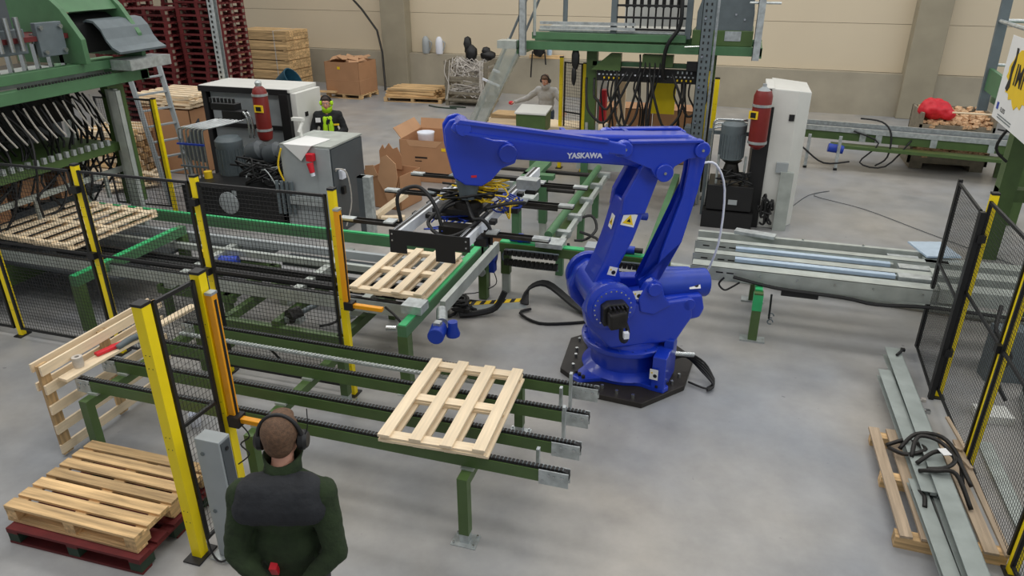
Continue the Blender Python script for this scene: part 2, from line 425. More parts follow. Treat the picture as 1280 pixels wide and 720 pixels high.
# block pallet: deck boards along local x
def block_pallet(name, label, loc, rz, m, mb, L=1.2, Wd=.8, deck=7, bw=.095, group=None, cat='pallet', simple=False, gap_var=True):
    t = None if simple else thing(name, label, cat, loc, rz, group)
    rnd = random.Random(hash(name) % 97 if False else 5)
    boards = []; ys = [-Wd/2+bw/2+i*(Wd-bw)/(deck-1) for i in range(deck)]
    for y in ys: boards.append((-L/2, y-bw/2+(0 if abs(y) > Wd/2-.1 else rnd.uniform(-.006, .006)), .122, L/2, y+bw/2, .144))
    cross = [(x-.05, -Wd/2, .1, x+.05, Wd/2, .121) for x in (-L/2+.05, 0, L/2-.05)]
    blocks = [(x-.05, y-.07, .022, x+.05, y+.07, .1) for x in (-L/2+.052, 0, L/2-.052) for y in (-Wd/2+.072, 0, Wd/2-.072)]
    low = [(-L/2, y-.05, 0, L/2, y+.05, .021) for y in (-Wd/2+.05, 0, Wd/2-.05)]
    if simple:
        q = MB()
        for b in boards+cross+blocks+low: q.bb(*b)
        return q
    M = ROOTM[t.name]
    def part(nm, b, mm):
        q = MB().bb(*b); q.v = [M @ v for v in q.v]; return q.build(nm, mm, t)
    for b in boards: part('deck_board', b, m)
    for b in cross: part('cross_board', b, m)
    for b in blocks: part('block', b, mb)
    for b in low: part('skid_board', b, m)
    return t

# ================================================================ robot
RC = Vector((-.84, 6.87, 0)); RA = R(207)
rh = Vector((math.cos(RA), math.sin(RA), 0)); rn = Vector((-rh.y, rh.x, 0))
def RP(a, b, z): return RC+rh*a+rn*b+Vector((0, 0, z))
rb = thing('palletizing_robot', 'large blue four-axis palletizing robot arm on a bolted dark plate, reaching over the conveyors', 'robot', tuple(RC))
# octagonal floor plate
oc = [(-1.53, 7.3), (-1.49, 6.6), (-1.0, 6.2), (-.55, 6.16), (-.17, 6.62), (-.12, 7.25), (-.5, 7.66), (-1.2, 7.66)]
MB().prism(oc, lambda a, b, z: (a, z, b), .0, .06).build('base_plate', M_plate, rb, bevel=.006)
bolts(rb, [(-1.42, 7.25, .06), (-1.4, 7.02, .06), (-1.38, 6.88, .06), (-1.36, 6.66, .06), (-.98, 6.33, .06), (-.82, 6.27, .06), (-.65, 6.24, .06), (-.4, 6.5, .06), (-.3, 6.62, .06), (-.24, 6.78, .06), (-1.2, 6.42, .06)], .018, .04)
# cast foot: star of four lugs
ft = []
for k in range(48):
    t = 2*PI*k/48; lug = max(0, math.cos(2*(t-R(48))))**10
    lug = max(lug, max(0, math.cos(2*(t-R(138))))**10)
    r = .44+.24*lug
    ft.append((RC.x+r*math.cos(t), RC.y+r*math.sin(t)))
foot = MB().prism(ft, lambda a, b, z: (a, z, b), .06, .11).build('base_foot', M_blue, rb, bevel=.008)
bolts(foot, [(RC.x+.6*math.cos(R(a)), RC.y+.6*math.sin(R(a)), .11) for a in (48, 138, 228, 318, 222, 234, 312, 324)], .02, .03, m=M_dark)
MB().lathe([(.46, .11), (.42, .14), (.37, .17), (.36, .36), (.40, .37), (.40, .40)], tuple(RC), 40).build('base_column', M_blue, rb, smooth=True)
ring = MB().lathe([(.47, .40), (.475, .41), (.475, .45), (.46, .46), (.41, .465), (.40, .5)], tuple(RC), 48).build('turntable_ring', M_blue, rb, smooth=True)
bolts(ring, [(RC.x+.44*math.cos(2*PI*k/20), RC.y+.44*math.sin(2*PI*k/20), .46) for k in range(20)], .011, .012, m=M_blue2)
# cable entry box and cables
MB().box((-.40, 6.64, .27), (.14, .46, .38), R(-8)).build('connector_box', M_blue, rb, bevel=.01)
MB().box((-.36, 6.72, .5), (.1, .16, .1), R(-8)).build('connector_cover', M_blue2, rb, bevel=.008)
m4 = frame4((-.475, 6.40, .27), (1, -.14, 0), (0, 0, 1))
def quad(mb, M, w, h, t=.002):
    return mb.add([M @ Vector((x*w/2, y*h/2, z)) for z in (0, t) for y in (-1, 1) for x in (-1, 1)], [(0, 2, 3, 1), (4, 5, 7, 6), (0, 1, 5, 4), (2, 6, 7, 3), (0, 4, 6, 2), (1, 3, 7, 5)])
def sticker(parent, M, w, h, tri=True):
    s = quad(MB(), M, w, h).build('warning_sticker', M_paper, parent, label='white warning sticker with yellow triangle' if tri else 'white round-symbol sticker')
    if tri:
        k = min(w, h)*.8
        MB().add([M @ Vector((x*k, y*k, z)) for z in (.002, .004) for x, y in ((-.55, -.42), (.55, -.42), (0, .52))], [(0, 1, 2), (3, 4, 5), (0, 1, 4, 3), (1, 2, 5, 4), (2, 0, 3, 5)]).build('triangle', M_ylab, s)
        MB().add([M @ Vector((x*k, y*k, z)) for z in (.004, .0055) for x, y in ((-.2, -.2), (.22, -.2), (0, .16))], [(0, 1, 2), (3, 4, 5), (0, 1, 4, 3), (1, 2, 5, 4), (2, 0, 3, 5)]).build('symbol', M_blk, s)
    else:
        k = min(w, h)
        MB().cyl(M @ Vector((w*.15, -h*.12, .002)), M @ Vector((w*.15, -h*.12, .004)), k*.24, n=14).build('symbol', M_blk, s)
        MB().cyl(M @ Vector((-w*.25, h*.15, .002)), M @ Vector((-w*.25, h*.15, .004)), k*.16, n=3).build('triangle', M_ylab, s)
sticker(rb, m4, .085, .12, False)
for i in range(5):
    z = .3-.03*i
    MB().tube([(-.36, 6.8+.02*i, z), (-.2, 6.9+.03*i, z), (.0, 6.95-.02*i, .18-.02*i), (.12, 6.85-.03*i, .05), (.06, 6.72-.02*i, .03), (-.14, 6.76, .03), (-.25, 6.9, .06)][:4+i % 3], .011, 7).build('cable', M_rub, rb, smooth='all')
MB().cyl((-.32, 6.84, .3), (-.12, 6.93, .27), .028, n=12).build('conduit', M_chrome, rb, smooth=True)
# turret body
tur = MB().lathe([(.40, .47), (.395, .6), (.36, .72), (.33, .8)], tuple(RC), 40).build('turret', M_blue, rb, smooth=True)
body = [(-.40, .52), (.30, .50), (.55, .78), (.58, .92), (.5, 1.12), (.38, 1.2), (.2, 1.15), (.1, 1.0), (-.2, .98), (-.52, 1.0), (-.55, .78), (-.5, .7)]
MB().prism(body, RP, .22, .40).build('turret_side_plate', M_blue, rb, bevel=.03, seg=3)
MB().prism(body, RP, -.42, -.26).build('turret_side_plate', M_blue, rb, bevel=.03, seg=3)
MB().prism([(-.40, .52), (.28, .52), (.36, .74), (.12, .86), (-.5, .9), (-.5, .7)], RP, -.27, .23).build('turret_core', M_blue, rb, bevel=.03, seg=3)
# shoulder drives, both sides
for sgn, nm in ((1, 'near'), (-1, 'far')):
    a0, z0 = .33, 1.0
    d = MB()
    pr = [(.24, 0), (.25, .02), (.25, .06), (.22, .075), (.2, .08), (.2, .1), (.17, .11)]
    M = frame4(RP(a0, sgn*.38, z0), rh, (0, 0, 1)) if sgn < 0 else frame4(RP(a0, sgn*.38, z0), -rh, (0, 0, 1))
    if (M.to_3x3() @ Vector((0, 0, 1))).dot(rn*sgn) < 0: M = M @ Matrix.Rotation(PI, 4, 'Y')
    d.lathe(pr, (0, 0, 0), 40, m=M)
    dr = d.build('shoulder_drive', M_blue, rb, smooth=True)
    nn = rn*sgn
    bolts(dr, [RP(a0+.185*math.cos(2*PI*k/22), sgn*.475, z0+.185*math.sin(2*PI*k/22)) for k in range(22)], .009, .012, nn, m=M_chrome)
MB().cyl(RP(.33, -.3, 1.0), RP(.33, .3, 1.0), .19, n=32).build('shoulder_hub', M_blue, rb, smooth=True)
# black servo motor on near drive
mo = MB().prism([(.21, .9), (.45, .87), (.46, 1.06), (.40, 1.1), (.24, 1.1), (.2, 1.06)], RP, .47, .60).build('servo_motor', M_black, rb, bevel=.012)
MB().prism([(.25, .9), (.42, .88), (.43, 1.04), (.26, 1.07)], RP, .60, .72).build('motor_cap', M_dark, mo, bevel=.02)
mm = MB()
for k in range(5): mm.prism([(.24+.04*k, .9), (.255+.04*k, .9), (.255+.04*k, 1.09), (.24+.04*k, 1.09)], RP, .60, .665)
mm.build('cooling_fin', M_black, mo, kind='stuff')
MB().tube([RP(.3, .68, .9), RP(.3, .7, .78), RP(.22, .6, .7), RP(.16, .48, .74), RP(.2, .44, .86)], .022, 8).build('motor_cable', M_rub, mo, smooth='all')
MB().box(RP(.27, .74, .84), (.05, .05, .06), RA).build('plug', M_whp, mo)
# rear motors and counter gearbox
MB().cyl(RP(-.2, .14, 1.06), RP(-.78, .10, 1.03), .15, .15, n=28).build('rear_motor', M_blue2, rb, smooth=True, bevel=.012)
MB().cyl(RP(-.32, -.12, 1.0), RP(-.7, -.12, .98), .14, .13, n=28).build('rear_motor', M_blue2, rb, smooth=True, bevel=.012)
MB().prism([(-.2, .66), (-.66, .74), (-.70, .84), (-.66, 1.0), (-.2, 1.0)], RP, -.2, .34).build('rear_gearbox', M_blue, rb, bevel=.03, seg=3)
MB().prism([(-.3, .95), (-.12, .86), (.02, .9), (.05, 1.05), (-.02, 1.2), (-.1, 1.25), (-.18, 1.2), (-.22, 1.06)], RP, .33, .42).build('link_bracket', M_blue, rb, bevel=.015)
MB().cyl(RP(-.1, .3, 1.15), RP(-.1, .46, 1.15), .07, n=20).build('link_pin', M_blue, rb, smooth=True, bevel=.008)
MB().cyl(RP(-.5, .3, .93), RP(-.5, .40, .93), .065, n=20).build('drain_plug', M_blue, rb, smooth=True, bevel=.008)
Ms = frame4(RP(-.62, .22, 1.155), -rh, (rn*-1+Vector((0, 0, .6))))
sticker(rb, frame4(RP(-.6, .245, 1.085), -rh, Vector((0, 0, 1))*.8-rn*.6), .12, .1, False)
sticker(rb, frame4(RP(.06, .405, 1.09), -rh, (0, 0, 1)), .1, .09, False)
# lower arm: box girder with forked top
la = [(.2, 1.0), (.15, 1.15), (.19, 1.31), (.06, 1.59), (-.04, 1.9), (-.14, 2.2), (-.22, 2.3), (-.16, 2.4), (-.04, 2.4), (.04, 2.29), (.21, 2.0), (.27, 1.61), (.35, 1.36), (.46, 1.12), (.45, 1.0)]
arm = MB().prism([(.2, 1.0), (.16, 1.15), (.19, 1.31), (.06, 1.59), (-.04, 1.9), (.18, 1.98), (.27, 1.61), (.35, 1.36), (.46, 1.12), (.45, 1.0)], RP, -.19, .19).build('lower_arm', M_blue, rb, bevel=.03, seg=3)
for b0, b1 in ((.12, .2), (-.2, -.12)):
    MB().prism([(-.03, 1.85), (-.14, 2.2), (-.22, 2.3), (-.16, 2.4), (-.04, 2.4), (.05, 2.29), (.19, 2.02), (.21, 1.85)], RP, b0, b1).build('fork', M_blue, arm, bevel=.012)
dirb = Vector((0, 0, 1))+rh*-.28
def onface(a, z, b=.192): return frame4(RP(a, b, z), -rh+Vector((0, 0, -.28)), (dirb))
sticker(rb, onface(.125, 1.8, .192), .14, .13)
sticker(rb, onface(.26, 1.27, .192), .09, .09, False)
fd = (RP(.18, 0, 1.98)-RP(.27, 0, 1.61)).normalized()
sticker(rb, frame4(RP(.241, .03, 1.74)+rh*.004, rn, fd), .1, .14)
# small fitting on the arm's rear side
MB().cyl(RP(-.0, .02, 1.78), RP(-.12, .02, 1.76), .04, n=12).build('arm_fitting', M_blue2, arm, smooth=True)
# forearm
fa = [(-.56, 2.42), (-.56, 2.53), (-.44, 2.58), (.14, 2.60), (.82, 2.64), (1.26, 2.63), (1.36, 2.58), (1.38, 2.50), (1.34, 2.43), (1.26, 2.42), (.81, 2.37), (.43, 2.34), (.1, 2.30), (-.1, 2.22), (-.24, 2.24), (-.4, 2.38)]
fore = MB().prism(fa, RP, -.11, .11).build('forearm', M_blue, rb, bevel=.03, seg=3)
MB().cyl(RP(-.15, -.26, 2.3), RP(-.15, .26, 2.3), .1, n=24).build('elbow_pin', M_blue, fore, smooth=True, bevel=.01)
T4 = frame4(RP(.57, .113, 2.428), -rh+Vector((0, 0, -.03)), (0, 0, 1))
text('lettering', 'YASKAWA', .07, M_whp, fore, T4, .002, .003)
# far-side tubes added as highlights of the forearm's top surfaces
for b, dz in ((-.2, .03), (-.27, .0), (-.16, .06)):
    MB().tube([RP(.9, b*.8, 2.54+dz*.4), RP(.7, b, 2.57+dz*.4), (RP(.3, b, 2.55+dz*.4)), RP(-.1, b, 2.53+dz*.4), RP(-.35, b*.8, 2.5+dz*.4)], .022, 8).build('hose', M_blue2, fore, smooth='all')
MB().box(RP(.7, -.2, 2.585), (.04, .2, .05), RA).build('highlight_tube_clip', M_blue2, fore)
MB().box(RP(.1, -.2, 2.57), (.04, .2, .05), RA).build('highlight_tube_clip', M_blue2, fore)
# crank plates at the elbow
ck = [(.33, 2.46), (.33, 2.56), (.26, 2.60), (.1, 2.57), (-.4, 2.56), (-.5, 2.57), (-.57, 2.53), (-.57, 2.44), (-.5, 2.40), (-.38, 2.40), (-.25, 2.33), (-.22, 2.24), (-.15, 2.20), (-.07, 2.24), (-.02, 2.32), (.1, 2.37), (.24, 2.43)]
for b0, b1 in ((.26, .29), (-.29, -.26)):
    c_ = MB().prism(ck, RP, b0, b1).build('crank_plate', M_blue, rb, bevel=.008)
    MB().prism([(.2, 2.57), (.2, 2.595), (-.5, 2.575), (-.5, 2.55)], RP, b0-.03, b1+.03).build('crank_flange', M_blue, c_, bevel=.005)
    for (a, z, r) in ((.25, 2.52, .075), (-.15, 2.28, .085), (-.5, 2.48, .075)):
        MB().cyl(RP(a, b0-.03, z), RP(a, b1+.03, z), r, n=24).build('pivot_boss', M_blue, c_, smooth=True, bevel=.008)
        if b0 > 0: MB().cyl(RP(a, b1+.03, z), RP(a, b1+.04, z), .014, n=8).build('pivot_screw', M_chrome, c_)
# levelling rods to the wrist
for b0, b1 in ((.3, .345),):
    rd = [(1.83, 2.77), (1.80, 2.82), (1.75, 2.835), (.4, 2.61), (.25, 2.57), (.25, 2.47), (.42, 2.50), (1.72, 2.73), (1.78, 2.725)]
    l_ = MB().prism(rd, RP, b0, b1).build('levelling_rod', M_blue, rb, bevel=.012)
    MB().prism([(1.78, 2.825), (1.75, 2.85), (.42, 2.625), (.42, 2.60)], RP, b0-.015, b1+.02).build('rod_flange', M_blue, l_)
    MB().prism([(1.72, 2.725), (1.72, 2.745), (.42, 2.515), (.42, 2.495)], RP, b0-.01, b1+.02).build('rod_flange', M_blue, l_)
# rear link: two flanges and a web, bent at the foot
rl = [(-.42, 2.5), (-.56, 2.52), (-.58, 2.4), (-.55, 2.2), (-.53, 2.05), (-.42, 1.55), (-.3, 1.3), (-.14, 1.22), (-.02, 1.16), (-.04, 1.07), (-.16, 1.06), (-.22, 1.45), (-.3, 1.73), (-.38, 2.01), (-.41, 2.25)]
rk = MB().prism(rl, RP, .2, .24).build('rear_link', M_blue, rb, bevel=.01)
MB().prism(rl, RP, .1, .13).build('link_flange', M_blue, rk, bevel=.01)
MB().prism([(-.49, 2.45), (-.52, 2.45), (-.49, 2.05), (-.38, 1.55), (-.26, 1.3), (-.1, 1.16), (-.08, 1.14), (-.24, 1.3), (-.34, 1.55), (-.45, 2.05)], RP, .12, .22).build('link_web', M_blue, rk)
MB().tube([RP(-.6, .1, 2.3), RP(-.75, .1, 2.28), RP(-.9, .05, 2.0), RP(-.93, 0, 1.4), RP(-.9, -.2, .9)], .011, 8).build('white_hose', M_whp, rk, smooth='all', label='thin white hose')
# wrist head
wr = [(1.66, 2.80), (1.74, 2.83), (1.82, 2.81), (1.87, 2.74), (1.86, 2.56), (1.83, 2.42), (1.80, 2.29), (1.70, 2.22), (1.55, 2.2), (1.46, 2.25), (1.36, 2.36), (1.24, 2.40), (1.21, 2.48), (1.25, 2.57), (1.34, 2.61), (1.44, 2.62), (1.55, 2.66)]
wh = MB().prism(wr, RP, -.08, -.04).build('wrist_head', M_blue, rb, bevel=.012)
MB().prism(wr, RP, .12, .17).build('wrist_plate', M_blue, wh, bevel=.012)
MB().prism([(1.6, 2.3), (1.8, 2.34), (1.82, 2.7), (1.72, 2.79), (1.6, 2.7)], RP, -.05, .13).build('wrist_core', M_blue, wh, bevel=.02)
MB().cyl(RP(1.31, -.12, 2.50), RP(1.31, .215, 2.50), .085, n=24).build('wrist_pin', M_blue, wh, smooth=True, bevel=.01)
MB().cyl(RP(1.72, .1, 2.775), RP(1.72, .36, 2.775), .07, n=24).build('rod_pin', M_blue, wh, smooth=True, bevel=.01)
MB().cyl(RP(1.66, .04, 2.24), RP(1.66, .04, 2.06), .12, .08, n=20).build('tool_flange', M_mgrey, wh, smooth=True)
MB().box(RP(1.62, .173, 2.3), (.05, .004, .02), RA).build('red_mark', M_red2, wh, label='small red mark')

# ================================================================ gripper held by the robot
gc = RP(1.66, 0, 0)
gr = thing('gripper', 'aluminium and black gripper frame with hoses hanging from the robot wrist', 'gripper', (gc.x, gc.y, 1.9))
X0, X1, Y0, Y1, GZ = -2.76, -2.12, 5.45, 7.85, 1.86
for x in (X0, X1):
    r_ = MB().bb(x-.04, Y0, GZ-.05, x+.04, Y1, GZ+.05).build('side_rail', M_alu, gr, bevel=.003)
    MB().bb(x-.015, Y0+.002, GZ+.0505, x+.015, Y1, GZ+.054).build('slot', M_dark, r_)
    MB().bb(x-.032, Y0+.002, GZ+.0505, x-.026, Y1, GZ+.053).build('slot', M_dark, r_)
ep = MB().bb(X0-.06, Y0-.015, GZ-.08, X1+.06, Y0, GZ+.055).bb(X0-.06, Y0-.015, GZ-.16, X0+.1, Y0, GZ-.08).bb(X1-.26, Y0-.015, GZ-.2, X1-.08, Y0, GZ-.08).build('end_plate', M_black, gr)
bolts(ep, [(X0-.03, Y0-.016, GZ+.02), (X0-.03, Y0-.016, GZ-.04), (X1+.03, Y0-.016, GZ+.02), (X1+.03, Y0-.016, GZ-.04)], .009, .008, (0, -1, 0))
for y in (6.05, 6.4, 6.95, 7.5): MB().bb(X0-.1, y-.04, GZ-.02, X1+.1, y+.04, GZ+.02).build('cross_bar', M_black, gr)
for y in (5.72, 6.68, 7.35):
    for s_ in (-1, 1):
        xa = X0-.08 if s_ < 0 else X1+.08; xb = xa+s_*.62
        fg = MB().bb(min(xa, xb), y-.04, GZ-.015, max(xa, xb), y+.04, GZ+.004).bb(min(xa, xb), y-.04, GZ+.004, max(xa, xb), y-.032, GZ+.018).bb(min(xa, xb), y+.032, GZ+.004, max(xa, xb), y+.04, GZ+.018).build('finger', M_dark, gr)
        MB().bb(min(xb, xb-s_*.15), y-.042, GZ, max(xb, xb-s_*.15), y+.042, GZ+.02).build('finger_pad', M_galv, fg)
        MB().bb(xa+s_*.0-.06, y-.07, GZ-.1, xa+.06, y+.07, GZ-.03).build('slide_block', M_black, fg)
        MB().bb(xa+s_*.1-.05, y-.06, GZ+.02, xa+s_*.1+.05, y+.06, GZ+.034).build('bracket', M_mgrey if s_ < 0 and y > 6 else M_galv, fg)
MB().bb(-2.62, 5.95, 1.93, -2.16, 6.3, 1.97).build('mounting_plate', M_black, gr)
MB().cyl((gc.x, gc.y, 1.97), (gc.x, gc.y, 2.03), .14, n=20).build('tool_changer', M_dark, gr, smooth=True)
hs = [[(-2.85, 5.75, 1.88), (-2.88, 5.78, 2.12), (-2.72, 5.85, 2.2), (-2.55, 5.8, 2.1), (-2.45, 5.75, 1.9), (-2.44, 5.75, 1.76)],
      [(-2.3, 6.1, 2.05), (-2.5, 5.95, 1.98), (-2.6, 5.8, 1.88), (-2.4, 5.65, 1.82), (-2.2, 5.65, 1.88), (-2.05, 5.9, 2.0)],
      [(-2.35, 6.1, 2.08), (-2.25, 5.95, 2.02), (-2.15, 5.8, 1.96), (-2.05, 5.75, 1.98), (-1.98, 5.75, 1.9), (-1.96, 5.72, 1.76)],
      [(-2.4, 6.1, 2.06), (-2.5, 5.95, 2.0), (-2.55, 5.85, 1.9)],
      [(-2.1, 6.0, 2.0), (-1.9, 6.05, 2.05), (-1.8, 6.2, 2.02), (-1.85, 6.4, 1.95)]]
for h in hs: MB().tube(h, .018, 8, 6).build('hose', M_rub, gr, smooth='all')
rnd = random.Random(3)
def bundle(parent, c, s, n, r, m, nm='cable', seed=1, pts=5, lab=None):
    q = random.Random(seed)
    for i in range(n):
        p = [Vector(c)+Vector((q.uniform(-1, 1)*s[0], q.uniform(-1, 1)*s[1], q.uniform(-1, 1)*s[2])) for _ in range(pts)]
        MB().tube(p, r, 5, 4).build(nm, m, parent, smooth='all', label=lab)
bundle(gr, (-2.35, 6.1, 2.1), (.3, .14, .05), 6, .012, M_rub, seed=77)
bundle(gr, (-2.2, 6.2, 2.14), (.28, .14, .06), 5, .008, M_ylab, seed=78, lab='yellow air hose')
bundle(gr, (-2.0, 6.25, 1.98), (.14, .16, .07), 7, .009, M_blue2, seed=2, lab='blue air hose')
bundle(gr, (-1.98, 6.2, 1.95), (.1, .14, .08), 4, .009, M_ylab, seed=3, lab='yellow air hose')
bundle(gr, (-2.35, 6.15, 2.04), (.3, .12, .03), 6, .008, M_ylab, seed=4, lab='yellow air hose')
bundle(gr, (-2.45, 5.95, 1.86), (.16, .25, .03), 5, .008, M_blue2, seed=5, lab='blue air hose')
MB().box((-2.32, 5.78, 1.84), (.28, .14, .1)).build('cylinder_block', M_dark, gr)
MB().box((-1.95, 6.9, 2.0), (.22, .14, .1)).build('valve_block', M_galv, gr)
MB().box((-2.62, 6.4, 1.98), (.16, .1, .08)).build('sensor', M_whp, gr)

# ================================================================ near chain conveyor
c1 = thing('chain_conveyor', 'dark green four-strand chain conveyor in the foreground carrying the fresh pine pallet', 'conveyor', (-3, 4.6, 0))
for i, (y, x0, x1) in enumerate(((4.08, -5.25, -.83), (4.42, -5.3, -.82), (4.84, -5.22, -.84), (5.24, -5.1, -.84))):
    chain_rail(c1, x0, x1, y, .76)
cg = MB().bb(-5.0, 5.03, .72, -1.9, 5.07, .74).build('return_guide', M_galv, c1)
q = MB()
for i in range(76): q.bb(-4.98+i*.04, 5.034, .741, -4.96+i*.04, 5.066, .747)
q.build('guide_chain', M_galv2, cg, kind='stuff')
for x in (-1.6, -3.43, -5.1): portal(c1, x, 3.92, 5.46, .62, legs=('a', 'b'))
for y in (4.08, 4.42, 4.84, 5.24):
    for x in (-1.6, -3.43, -5.1): MB().bb(x-.05, y-.05, .62, x+.05, y+.05, .64).build('shim', M_galv2, c1)
for x, y, z in ((-1.06, 5.12, .93), (-1.12, 5.02, .84), (-1.0, 4.62, .93), (-1.1, 4.22, .80)):
    MB().bb(x-.012, y-.02, .55, x+.012, y+.02, z).build('stop_bar', M_galv, c1)
MB().tube([(-4.2, 5.1, .7), (-4.0, 5.06, .72), (-3.9, 5.08, .6), (-3.88, 5.1, .5)], .012, 6).build('cable', M_rub, c1)
crate_pallet('new_pallet', 'fresh pine pallet of four top slats lying on the near chain conveyor', (-1.89, 4.57, .768), R(2.5), 1.17, .84)

# ================================================================ pallets bottom left
block_pallet('wooden_block_pallet', 'worn seven-board wooden pallet on top of the red one, bottom left', (-4.4, 3.42, .150), R(.5), M_w['oldx'], M_w['oldy'], 1.22, .86, 7, .098)
block_pallet('red_block_pallet', 'dark red pallet under the worn wooden one, bottom left', (-4.36, 3.36, 0), R(1.5), M_redp, M_bgrn, 1.22, .86, 5, .12)

# upright pallet leaning against the conveyor end
up = thing('upright_pallet', 'pale pine pallet standing on edge against the left end of the near conveyor', 'pallet', (-5.5, 4.55, 0))
for x, nm in ((-5.47, 'slat'), ):
    for i, z in enumerate((.04, .25, .46, .67, .86)):
        MB().box((-5.44+.05*z/.9, 4.57, z+.045), (.022, 1.42, .09 if i else .09)).build('slat', M_w['newy'], up)
    for y in (3.92, 4.58, 5.22): MB().box((-5.475+.03, 4.57+(y-4.57), .48), (.03, .1, .92)).build('cross_board', M_w['oldz'], up)
    for i, z in enumerate((.86, .67)):
        MB().box((-5.52, 4.57, z+.045), (.022, 1.38, .08)).build('back_slat', M_w['newy'], up)
pk = MB().box((-5.27, 4.45, .782), (.11, .98, .024), R(-4)).build('loose_plank', M_w['newy'])
tag(pk, 'white pine plank laid across the conveyor ends beside the upright pallet', 'plank')
pk2 = MB().box((-5.2, 5.22, .80), (.09, .55, .03), R(-5)).build('loose_plank', M_w['newy'])
tag(pk2, 'short plank tip poking up behind the tall yellow post', 'plank')
tl = MB().box((-5.3, 4.45, .815), (.06, .2, .03), R(-15)).box((-5.28, 4.56, .812), (.05, .12, .035), R(-25)).build('hand_tool', M_red2, bevel=.008)
tag(tl, 'small red hand tool lying on the white plank', 'tool')
tl = MB().tube([(-5.24, 4.52, .81), (-5.22, 4.68, .83), (-5.18, 4.85, .81)], .03, 8).build('air_tool', M_mgrey, smooth='all')
tag(tl, 'grey air tool lying behind the red tool on the plank', 'tool')
tl = MB().lathe([(.04, 0), (.045, .02), (.045, .1), (.02, .1), (.018, .005)], (-5.33, 4.17, .795), 20).build('tape_roll', M_strap, smooth=True)
tag(tl, 'clear tape roll standing on the front end of the plank', 'tape')
tl = MB().lathe([(.04, 0), (.05, .02), (.055, .14), (.05, .14), (.045, .03)], (-4.62, 4.62, 0), 20).build('paper_cup', M_whp, smooth=True)
tag(tl, 'small white cup standing on the floor under the near conveyor', 'cup')

# ================================================================ main safety fence
fz = thing('safety_fence', 'long black wire mesh fence with four yellow posts in front of the second conveyor', 'fence', (-5.5, 5.55, 0))
FX = [-9.5, -7.86, -6.38, -4.93, -3.43]
for x in FX[1:]: post(fz, x, 5.56, 2.19)
for i in range(4): mesh_panel(fz, (FX[i]+.05, 5.53), (FX[i+1]-.05, 5.53), .1, 2.15, 1.22)
for x in FX[1:-1]: clamp(fz, x-.01, 5.52, 1.22); clamp(fz, x-.01, 5.52, 1.95, .08)
def curtain(label, x, y, z0, z1, group=None):
    t = thing('light_curtain', label, 'light curtain', (x, y, z0), 0, group)
    cb = MB().bb(x-.025, y-.03, z0, x+.025, y+.03, z1).build('housing', M_amber, t, bevel=.004)
    MB().bb(x+.0255, y-.012, z0+.04, x+.028, y+.012, z1-.04).build('lens', M_blk, cb)
    MB().bb(x-.028, y-.033, z1, x+.028, y+.033, z1+.02).build('end_cap', M_galv, cb)
    return t
curtain('amber light curtain on the last post of the long fence', -3.36, 5.5, 1.02, 2.02)
ma = MB().bb(-3.33, 5.47, 1.05, -2.98, 5.52, 1.09).build('muting_arm', M_amber, bevel=.004); tag(ma, 'amber sensor arm sticking out from the long fence post', 'sensor arm')
MB().bb(-3.37, 5.45, 1.03, -3.28, 5.54, 1.11).build('arm_clamp', M_black)
tag(bpy.data.objects['arm_clamp'], 'black clamp joining the amber arm to the long fence curtain', 'clamp')

# near short fence
nf = thing('short_fence', 'short mesh fence with two tall yellow posts in the foreground beside the standing man', 'fence', (-3.45, 3.4, 0))
p_ = post(nf, -3.47, 3.24, 2.1, .08); post(nf, -3.42, 3.72, 2.13, .075)
mesh_panel(nf, (-3.44, 3.3), (-3.42, 3.67), .1, 2.1, 1.12, .03, .05, .0022)
curtain('amber light curtain on the near short fence', -3.34, 3.72, .92, 1.98)
ma = MB().bb(-3.3, 3.69, .93, -2.86, 3.74, .97).build('muting_arm', M_amber, bevel=.004); tag(ma, 'amber sensor arm pointing from the near fence behind the man\'s head', 'sensor arm')
ac = MB().bb(-3.36, 3.66, .9, -3.27, 3.76, .99).build('arm_clamp', M_black); tag(ac, 'black clamp holding the near amber sensor arm', 'clamp')
gb = thing('barrier_column', 'grey steel guard column standing behind the near yellow post', 'guard column', (-3.2, 3.36, 0))
gx, gy = -3.22, 3.33
MB().bb(gx-.1, gy-.06, .012, gx+.1, gy+.06, 1.08).build('column_body', M_grey, gb, bevel=.004)
MB().bb(gx+.1015, gy-.045, .1, gx+.108, gy+.045, 1.06).build('side_panel', M_dgrey, gb)
bolts(gb, [(gx-.05, gy-.062, .96), (gx-.05, gy-.062, .45)], .016, .006, (0, -1, 0), M_mgrey); bolts(gb, [(gx+.108, gy, 1.0), (gx+.108, gy, .45)], .016, .008, (1, 0, 0), M_black)
MB().bb(gx-.15, gy-.11, 0, gx+.15, gy+.12, .012).build('foot_plate', M_galv, gb)
MB().tube([(-3.3, 3.72, .9), (-3.22, 3.7, .82), (-3.28, 3.66, .76), (-3.2, 3.64, .7), (-3.3, 3.62, .6)], .006, 6).build('signal_cable', M_rub, gb)
MB().tube([(-3.43, 3.3, .5), (-3.38, 3.25, .1), (-3.25, 3.2, .03), (-3.16, 3.28, .12), (-3.12, 3.4, .3)], .008, 6).build('signal_cable', M_rub, gb)
cl = MB().tube([(-2.92, 3.85, .6), (-2.98, 3.6, .55), (-3.0, 3.5, .45), (-2.98, 3.45, .01)], .01, 6).build('loose_cable', M_rub); tag(cl, 'black cable drooping beside the guard column', 'cable')

